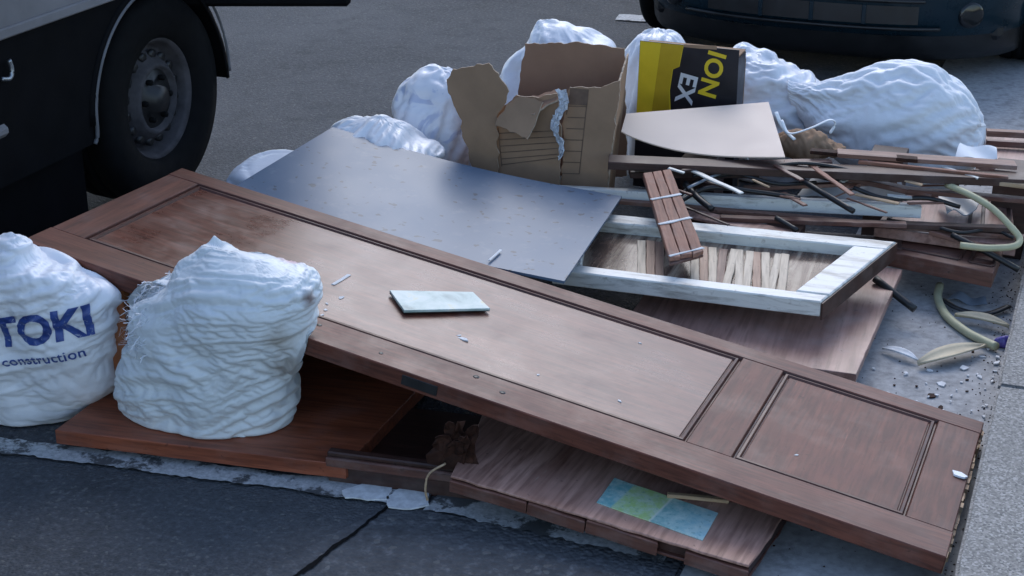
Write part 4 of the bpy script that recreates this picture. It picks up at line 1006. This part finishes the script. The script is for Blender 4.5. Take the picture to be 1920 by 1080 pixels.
tube('cream_hose', [P(1762, 535, .03), P(1759, 560, .02), P(1775, 592, .016), P(1812, 622, .016), P(1846, 640, .018), P(1868, 650, .02)], .011, M['hose'], 'cream hose curling on the gutter beside the purple wrapper', 'hose')
tag(warped('plastic_sheet', [P(1490, 372, .20), P(1700, 380, .19), P(1690, 345, .225), P(1520, 335, .235)], .003, M['greyplastic'], lambda u, v: .012 * math.sin(u * 9)), 'blue grey plastic sheet between slanting strip and white rail', 'plastic sheet')
tag(warped('plastic_sheet', [P(1775, 400, .185), P(1830, 395, .185), P(1850, 365, .195), P(1760, 362, .195)], .003, M['greyplastic'], lambda u, v: .01 * math.sin(u * 7 + v * 5)), 'small grey plastic scrap under the cream hose', 'plastic sheet')
tag(warped('paper_label', [P(1684, 338, .262), P(1738, 346, .262), P(1738, 322, .28), P(1684, 316, .28)], .001, M['paper'], lambda u, v: .003 * math.sin(u * 8)), 'small white paper label stuck on the slanting strip', 'label')
tag(warped('foam_piece', [P(1790, 298, .26), P(1870, 296, .26), P(1868, 278, .275), P(1800, 268, .285)], .01, M['paper'], lambda u, v: .006 * math.sin(u * 6 + v * 3)), 'white foam piece beside the end of the big sack', 'foam')
# paper bag rubbish between cream sheet and big sack
tag(sack('paper_bag', px_rings([((1440, 250), (1445, 285), .03, 0), ((1480, 238), (1485, 292), .05, 0), ((1530, 240), (1530, 292), .05, 0), ((1570, 262), (1572, 290), .03, 0), ((1585, 275), (1586, 285), .01, 0)], 4.5), M['card'], seed=45, nu=70, nv=60, amp=.012, fold_dir=(1, 0, .3), fl=4, fa=30, small=.006, lump=.02), 'crumpled brown paper bag beside the cream sheet', 'paper bag')
tube('white_handle', [PY(1465, 225, 4.42), PY(1480, 250, 4.40), PY(1520, 240, 4.40), PY(1555, 225, 4.42), PY(1566, 232, 4.43), PY(1556, 250, 4.42)], .006, M['paper'], 'white twisted handle strip over the crumpled paper bag', 'strip', flat=.4)
tube('white_handle', [PY(1455, 210, 4.44), PY(1468, 240, 4.42), PY(1490, 262, 4.40)], .007, M['paper'], 'short white plastic strip hanging beside the cream sheet corner', 'strip', flat=.4)
tag(sack('foam_scrap', px_rings([((1378, 300), (1384, 308), .006, 0), ((1388, 294), (1394, 308), .008, 0), ((1400, 292), (1404, 300), .006, 0)], 4.22), M['paper'], seed=47, nu=24, nv=16, amp=.003, small=.003, lump=.004), 'tiny white foam scrap under the cream sheet edge', 'foam')

# ================================================================== SMALL THINGS ON THE DOOR
tl = [on_door(x, y, .008) for x, y in ((757, 588), (918, 584), (886, 553), (730, 550))]
def tile_reflection_mat():
    m, nt, b = mat('tile_painted_reflection'); v = coords(nt)
    n = noise(nt, v, 14, 4, .6, .5)
    c = ramp(nt, n, [(.3, (.20, .27, .25)), (.45, (.42, .52, .48)), (.6, (.55, .62, .58)), (.75, (.62, .55, .25))])  # reflected sky and trees painted into the tile colour
    setc(nt, b, c, .08); return m
tlo = empty('glass_tile', tl[0], 'small pale glazed tile with dark edges lying on the door', 'tile')
slab('tile', tl, .006, tile_reflection_mat(), tlo, bev=.0008)
slab('backing', [q + (tl[2] - tl[0]).normalized() * 0 - dn * .0062 for q in tl], .0015, M['black'], tlo, bev=0)
def chip(name, pos, nrm, L, wd, th, m, label, cat, group=None, seed=0, ang=None):
    a = random.uniform(0, 6.28) if ang is None else ang
    k = random.choice((4, 5, 5, 6)); pts = [(L / 2 * math.cos(2 * math.pi * i / k) * random.uniform(.5, 1.3), wd / 2 * math.sin(2 * math.pi * i / k) * random.uniform(.5, 1.4)) for i in range(k)]
    bm = outline_solid(pts, th, 0); fr = frame(pos, Matrix.Rotation(a, 3, 'Z') @ Vector((1, .01, 0)), nrm)
    o = link(name, bm_mesh(name, bm), m, None, fr); return tag(o, label, cat, group)
def stick2(px0, py0, px1, py1, wd, label, fn):
    a, b = fn(px0, py0), fn(px1, py1); return tag(beam('wood_splinter', a, b, wd, .003, M['plaster'], jit=.001), label, 'splinter')
stick2(624, 531, 655, 512, .010, 'white splinter on the door beside the frayed sack', lambda x, y: on_door(x, y, .0035 - .006 + .0))
gm = lambda x, y: on_plane(x, y, gB, (gB - gnl).cross(gC - gB).normalized(), .0)
stick2(917, 490, 939, 470, .007, 'white splinter on the grey laminate sheet', lambda x, y: gm(x, y) + Vector((0, 0, .004)))
for i, (x, y, L) in enumerate(((610, 578, .02), (640, 556, .022), (613, 566, .012), (604, 588, .014), (868, 632, .03), (862, 626, .012), (1162, 748, .014), (1495, 850, .012), (1200, 640, .012), (1010, 700, .012))):
    chip('plaster_chip', on_door(x, y, -.003), dn, L, L * .5, .003, M['plaster'], 'tiny white plaster chip lying on the panelled door', 'chip', 'chips on the door', i)
chip('plaster_chip', on_door(1799, 893, .004), dn, .035, .022, .004, M['paper'], 'bright white chip on the door end by the kerb', 'chip')
# ================================================================== KERBSIDE LITTER
def leafshape(name, p0, p1, wd, z, m, label, cat, curl=.01):
    a, b = P(*p0, z), P(*p1, z); d = b - a; s = Vector((-d.y, d.x, 0)).normalized(); rows = []
    for i in range(15):
        t = i / 14; w_ = wd * (math.sin(math.pi * min(1, .04 + .96 * t)) ** .7); c = a + d * t
        rows.append([list(c + s * (w_ * k / 6) + Vector((0, 0, curl * (k / 3) ** 2 + .008 * math.sin(math.pi * t)))) for k in range(-3, 4)])
    G = np.array(rows); o = Vector(G.mean((0, 1)).tolist()); ob = grid_mesh(name, G - np.array(o), False, m, None, Matrix.Translation(o))
    md = ob.modifiers.new('s', 'SOLIDIFY'); md.thickness = .004; return tag(ob, label, cat)
leafshape('husk', (1722, 686), (1848, 652), .055, .014, M['husk'], 'large pale pointed husk lying on the gutter', 'husk')
leafshape('husk', (1790, 594), (1892, 616), .04, .016, M['husk'], 'smaller pale husk behind the cream gutter hose', 'husk')
leafshape('husk', (1655, 655), (1722, 678), .03, .012, M['plaster'], 'whitish flat shard on the gutter beside the flush board', 'shard', .004)
tube('grey_strip', [P(1768, 562, .02), P(1800, 580, .018), P(1850, 588, .016), P(1892, 574, .02)], .009, M['black'], 'dark bent strip on the gutter near the cream hose', 'strip', flat=.5)
tag(warped('plastic_scrap', [P(1778, 560, .012), P(1850, 574, .012), P(1848, 560, .02), P(1790, 548, .02)], .002, M['greyplastic'], lambda u, v: .006 * math.sin(u * 8)), 'shiny grey plastic scrap on the gutter under the dark strip', 'scrap')
tag(sack('wrapper', px_rings([((1858, 650), (1862, 660), .006, 0), ((1866, 632), (1870, 662), .014, 0), ((1884, 626), (1886, 656), .012, 0), ((1894, 626), (1894, 634), .004, 0)], P(1875, 655, .005).y + .02), M['purple'], seed=51, nu=40, nv=30, amp=.004, small=.004, lump=.006, base=.0055), 'crumpled purple wrapper at the foot of the kerb', 'wrapper')
for i in range(46):
    if i < 26: x, y = random.uniform(1625, 1830), random.uniform(690, 770)
    else: x, y = random.uniform(1800, 1895), random.uniform(650, 800)
    if y > 700 + (x - 1600) * .31 + 60: continue
    p_ = P(x, y, .0075 + random.uniform(0, .002))
    if p_.x > KX - .012: p_.x = KX - .02
    L = random.choice((.008, .011, .016, .026))
    chip('plaster_chip', p_, (random.uniform(-.2, .2), random.uniform(-.2, .2), 1), L, L * random.uniform(.4, .8), .003, M['plaster'] if random.random() < .8 else M['bark'], 'small plaster chip scattered on the gutter by the kerb', 'chip', 'chips on the gutter', i)
# grit along the foot of the kerb
bm = bmesh.new()
for i in range(900):
    y = random.uniform(2.2, 5.5); x = KX - abs(random.gauss(0, .03)) - .004; r = random.uniform(.001, .0035)
    if i > 500: x = random.uniform(-.6, KX - .01)
    v = [bm.verts.new((x + r * math.cos(k * 2.1 + i), y + r * math.sin(k * 2.1 + i), .0045)) for k in range(3)]; t_ = bm.verts.new((x, y, .0045 + r * .9))
    for k in range(3): bm.faces.new((v[k], v[(k + 1) % 3], t_))
gr = kind(link('grit', bm_mesh('grit', bm), M['bark']), 'stuff'); tag(gr, 'dark grit and dirt gathered along the foot of the kerb', 'grit')

# ================================================================== LORRY
TX = -2.655                                    # plane of the lorry's side
def lx(px, py, X=TX): return PX(px, py, X)
wc = Vector((TX - .12, 4.00, .33)); TR = .33
lorry = empty('lorry', (TX - .8, 3, 0), 'dark flatbed lorry standing at the roadside with grimy steel front wheel', 'lorry')
I4 = Matrix()
def arc_panel():
    # side skirt with wheel arch cut out (arch open to the right)
    bm = bmesh.new(); pts = []
    yA = 3.665; R0 = .355; cy, cz_ = 4.01, .33
    pts = [(0.6, .30), (yA, .30)]
    for k in range(0, 15):
        a = math.pi - k * (math.pi * .53) / 14; pts.append((cy + R0 * math.cos(a), cz_ + R0 * math.sin(a)))
    pts += [(pts[-1][0], .695), (0.6, .695)]
    top = [bm.verts.new((TX, y, z)) for y, z in pts]; bot = [bm.verts.new((TX - .03, y, z)) for y, z in pts]
    bm.faces.new(top); bm.faces.new(bot[::-1])
    for i in range(len(pts)): bm.faces.new((top[i], bot[i], bot[(i + 1) % len(pts)], top[(i + 1) % len(pts)]))
    return bm_mesh('skirt', bm)
link('side_skirt', arc_panel(), M['truck'], lorry, I4)
arc = [Vector((TX + .004, 3.648, .30)), Vector((TX + .006, 3.66, .325))] + [Vector((TX + .006, 4.01 + .352 * math.cos(math.pi - k * math.pi * .5 / 8), .33 + .352 * math.sin(math.pi - k * math.pi * .5 / 8))) for k in range(1, 9)]
tube_mesh('arch_trim', arc, .006, M['trim'], lorry, 6, 5, I4)
# mudguard: curved strip over the wheel, flared at its free end
G = []
for k in range(30):
    a = math.pi * .98 - k * (math.pi * 1.0) / 29; r = .372 + (.02 if k > 24 else 0) * (k - 24) / 5
    G.append([(x, 4.01 + r * math.cos(a), .33 + r * math.sin(a)) for x in (TX - .34, TX - .02, TX + .004, TX + .008)])
G = np.array(G); G[:, 3, 1:] = (G[:, 3, 1:] - [4.01, .33]) * .955 + [4.01, .33]
o = grid_mesh('mudguard', G, False, M['truck'], lorry, I4); md = o.modifiers.new('s', 'SOLIDIFY'); md.thickness = .006
o = tube_mesh('mudguard_trim', [Vector((TX + .01, 4.01 + .385 * math.cos(a), .33 + .385 * math.sin(a))) for a in [math.pi * .5 - k * math.pi * .5 / 8 for k in range(9)]], .005, M['trim'], lorry, 6, 5, I4)
# wheel: axis along x, outer face towards +x
def wheel(parent, c, R, rr, wd, rimmat, holes=10, sgn=1):
    wmw = Matrix.Translation(c) if sgn > 0 else Matrix.Translation(c) @ Matrix.Rotation(math.pi, 4, 'Z')
    w_ = empty('wheel', c, rot=wmw); w_.parent = parent; w_.matrix_parent_inverse = Matrix(); w_.matrix_basis = PM(parent).inverted() @ wmw
    h = wd / 2
    lathe('tyre', [(-h * .7, rr * 1.0), (-h, rr * 1.12), (-h, R * .93), (-h * .8, R * .99), (-h * .3, R), (-h * .28, R * .985), (-h * .2, R * .985), (-h * .18, R), (h * .18, R), (h * .2, R * .985), (h * .28, R * .985), (h * .3, R), (h * .8, R * .99), (h, R * .94), (h * 1.03, (R + rr) * .52), (h * .98, rr * 1.1), (h * .72, rr * 1.0)], M['rubber'], w_, wmw, 64)
    lathe('rim', [(h * .74, rr * 1.03), (h * .80, rr * 1.01), (h * .62, rr * .95), (h * .30, rr * .90), (h * .22, rr * .84), (h * .38, rr * .78)], rimmat, w_, wmw, 48)
    # disc with hand holes
    G_in = [(h * .38, rr * .78), (h * .52, rr * .70), (h * .74, rr * .60), (h * .80, rr * .54), (h * .60, rr * .50), (h * .60, rr * .22), (h * .85, rr * .20), (h * .87, rr * .01)]
    lathe('disc', G_in, rimmat, w_, wmw, 48)
    lathe('hub', [(h * .61, rr * .50), (h * .64, rr * .48), (h * .64, rr * .24), (h * .9, rr * .215), (h * .92, .001)], M['black'], w_, wmw, 32)
    for k in range(holes):
        a = 2 * math.pi * (k + .5) / holes
        lathe('hand_hole', [(h * .46, .001), (h * .48, rr * .075), (h * .36, rr * .085)], M['black'], w_, wmw @ Matrix.Translation((0, 0, 0)) @ Matrix.Rotation(a, 4, 'X') @ Matrix.Translation((h * .08, rr * .735, 0)), 12)
    for k in range(6):
        a = 2 * math.pi * k / 6
        lathe('lug_nut', [(h * .64, rr * .05), (h * .80, rr * .05), (h * .82, .001)], M['rubber'], w_, wmw @ Matrix.Rotation(a, 4, 'X') @ Matrix.Translation((0, rr * .37, 0)), 6)
    return w_
wheel(lorry, wc + Vector((0.0, .05, -.008)), .322, .182, .21, M['rim'], 16)
wheel(lorry, Vector((TX - .12, 1.0, .335)), .335, .205, .21, M['rim'], 16)
wheel(lorry, Vector((TX - 1.5, 4.01, .335)), .335, .205, .21, M['rim'], 16, -1)
wheel(lorry, Vector((TX - 1.5, 1.0, .335)), .335, .205, .21, M['rim'], 16, -1)
# inner panels and chassis so the arch is dark
box('chassis', TX - 1.25, TX - .36, 0.4, 4.36, .36, .62, M['truck'], lorry, .01, I4)
box('added_shade_panel', TX - .10, TX - .08, 0.6, 3.70, .05, .32, M['truck'], lorry, .002, I4)  # panel added only to keep the space under the lorry black
box('arch_liner', TX - .355, TX - .345, 3.6, 4.36, .12, .70, M['truck'], lorry, .001, I4)
# flat bed with dropside boards
box('bed', TX - 1.62, TX - .01, 0.4, 3.80, .70, .745, M['truck_grey'], lorry, .004, I4)
for k in range(3):
    box('dropside_board', TX - .035, TX + .012, 0.4, 3.80, .692 + k * .125 if k else .700, .692 + (k + 1) * .125 - .012, M['truck_grey'], lorry, .006, I4)
box('dropside_rail', TX - .02, TX + .022, 0.4, 3.802, .684, .712, M['trim'] if False else M['truck_grey'], lorry, .004, I4)
# cab (above the frame) with its door standing open
bm = bmesh.new(); prof = [(3.86, .705), (4.40, .705), (4.46, 1.2), (4.30, 1.95), (3.86, 2.0)]
l_ = [bm.verts.new((TX - .005, y, z)) for y, z in prof]; r_ = [bm.verts.new((TX - 1.6, y, z)) for y, z in prof]
bm.faces.new(l_); bm.faces.new(r_[::-1])
for i in range(5): bm.faces.new((l_[i], r_[i], r_[(i + 1) % 5], l_[(i + 1) % 5]))
bmesh.ops.recalc_face_normals(bm, faces=bm.faces); bmesh.ops.bevel(bm, geom=list(bm.edges), offset=.03, segments=2, affect='EDGES')
link('cab', bm_mesh('cab', bm), M['truck'], lorry, I4)
da, db = P(412, 11, .56), P(658, 11, .56)
dd = (db - da).normalized(); dfr = frame(da, dd, (0, 0, 1))
op = box('open_door', -.12, (db - da).length, -.02, .02, 0.0, 1.2, M['truck'], lorry, .012, dfr)
box('door_window', .02, (db - da).length - .05, -.026, .026, .62, 1.1, M['glassdark'], lorry, .004, dfr)
hk = lx(8, 128)
tube_mesh('hook', [hk + Vector((.012, -.03, -.02)), hk + Vector((.014, 0, -.025)), hk + Vector((.014, .012, -.005)), hk + Vector((.014, .006, .022))], .006, M['chrome'], lorry, 8, 6, I4)
box('tank', TX - .3, TX + .012, 3.0, lx(18, 240).y, lx(10, 262).z, lx(10, 225).z, M['truck_grey'], lorry, .02, I4)

# ================================================================== PARKED CAR
car = empty('car', (-1.08, 6.3, 0), 'dark teal hatchback parked nose on behind the rubbish pile', 'car')
CX, CY = -1.09, 6.12
# plan outline of nose: half width as function of distance from the front
def hw(y, z):
    base = .80 if z > .3 else .78
    t = max(0.0, min(1.0, y / .62)); return base * (0.0 + 1.0 * (1 - (1 - t) ** 3.0)) ** .42 if t < 1 else base
def nose(zs, name, m, out=0.0, yend=3.7, cap=True):
    rows = []
    ys = [0, .004, .012, .03, .06, .1, .16, .24, .34, .46, .62]
    for z, inset in zs:
        left = []; 
        for y in ys[1:]:
            left.append((hw(y, z) + out - (.0 if y > .3 else 0), y + inset))
        half = [(0, inset - out)] + left
        half[1] = (half[1][0], half[1][1] - out * .6)
        half.append((hw(9, z) + out, yend))
        row = [(-x, y) for x, y in half[::-1]] + half[1:]
        rows.append([(CX + x, CY + y, z) for x, y in row])
    return grid_mesh(name, np.array(rows), False, m, car, I4)
nose([(.20, .05), (.235, .015), (.29, .0), (.36, -.004), (.44, .004), (.50, .02), (.56, .05), (.66, .09), (.70, .13), (.72, .2)], 'body', M['carpaint'], 0.0)
nose([(.085, .20), (.09, .12), (.13, .07), (.20, .045)], 'front_skirt', M['black'], -.01)
# bonnet, cabin, rear
bm = bmesh.new()
secs = [(CY + .22, .70, .60), (CY + .55, .78, .70), (CY + 1.05, .90, .74), (CY + 3.55, .95, .76), (CY + 3.75, .9, .70)]
prev = None
for y, z, h in secs:
    row = [bm.verts.new((CX + sx * h, y, zz)) for sx, zz in ((-1.06, z - .16), (-1, z - .03), (-.8, z), (.8, z), (1, z - .03), (1.06, z - .16))]
    if prev:
        for i in range(5): bm.faces.new((prev[i], prev[i + 1], row[i + 1], row[i]))
    prev = row
link('bonnet', bm_mesh('bonnet', bm), M['carpaint'], car, I4, True)
bm = bmesh.new(); prev = None
for y, z, h in ((CY + 1.0, .90, .72), (CY + 1.75, 1.42, .58), (CY + 3.0, 1.44, .58), (CY + 3.7, .92, .70)):
    row = [bm.verts.new((CX + sx * h, y, z)) for sx in (-1, -.9, .9, 1)]
    if prev:
        for i in range(3): bm.faces.new((prev[i], prev[i + 1], row[i + 1], row[i]))
    prev = row
for sx in (-1, 1):
    bm.faces.new([bm.verts.new((CX + sx * h, y, z)) for y, z, h in ((CY + 1.0, .90, .72), (CY + 1.75, 1.42, .58), (CY + 3.0, 1.44, .58), (CY + 3.7, .92, .70))])
link('cabin_glass', bm_mesh('cabin_glass', bm), M['glassdark'], car, I4)
box('underbody', CX - .70, CX + .70, CY + .25, CY + 3.6, .17, .6, M['black'], car, .02, I4)
for sx in (-1, 1):
    for yy in (.72, 3.05):
        wheel(car, Vector((CX + sx * .745, CY + yy, .29)), .29, .185, .17, M['rim'], 8, sx)
def nose_curve(z, inset, out, x0, x1, n=24):
    pts = []
    for k in range(n + 1):
        x = x0 + (x1 - x0) * k / n; ax = abs(x)
        lo, hi = 0.0, .62
        for _ in range(40):
            md_ = (lo + hi) / 2
            if hw(md_, z) < ax: lo = md_
            else: hi = md_
        pts.append(Vector((CX + x, CY + inset + hi - out, z)))
    return pts
tube_mesh('bumper_trim', nose_curve(.235, .015, .006, -.52, .48), .008, M['black'], car, 6, 2, I4)
tube_mesh('bumper_trim', nose_curve(.345, -.003, .006, -.50, .42), .008, M['black'], car, 6, 2, I4)
ib = nose_curve(.29, .0, .002, -.42, .40, 20)
Gb = np.array([[tuple(p_ + Vector((0, -.003, -.035))) for p_ in ib], [tuple(p_ + Vector((0, -.003, .035))) for p_ in ib]])
grid_mesh('lower_grille', Gb, False, M['black'], car, I4)
for xx in (-.2, 0.0, .2):
    p_ = nose_curve(.29, 0, .006, xx, xx + .001, 1)[0]; box('grille_bar', p_.x - .008, p_.x + .008, p_.y - .006, p_.y + .01, .252, .328, M['carpaint'], car, .002, I4)
for sx in (-1, 1):
    p_ = nose_curve(.29, 0, 0.0, sx * .585, sx * .586, 1)[0]
    lathe('fog_lamp', [(-.004, .052), (.006, .05), (.010, .04), (.012, .001)], M['chrome'] if False else M['glassdark'], car, Matrix.Translation(p_) @ Matrix.Rotation(R_(-90 + sx * 35), 4, 'Z'), 24)
    q_ = nose_curve(.60, .07, .004, sx * .58, sx * .581, 1)[0]
    box('headlight', -.16, .16, -.02, .02, -.07, .07, M['glassdark'], car, .015, Matrix.Translation(q_) @ Matrix.Rotation(sx * R_(35), 4, 'Z'))
p_ = nose_curve(.44, .004, .02, 0, .001, 1)[0]
box('number_plate', p_.x - .26, p_.x + .26, p_.y - .008, p_.y + .004, .385, .495, M['black'], car, .003, I4)
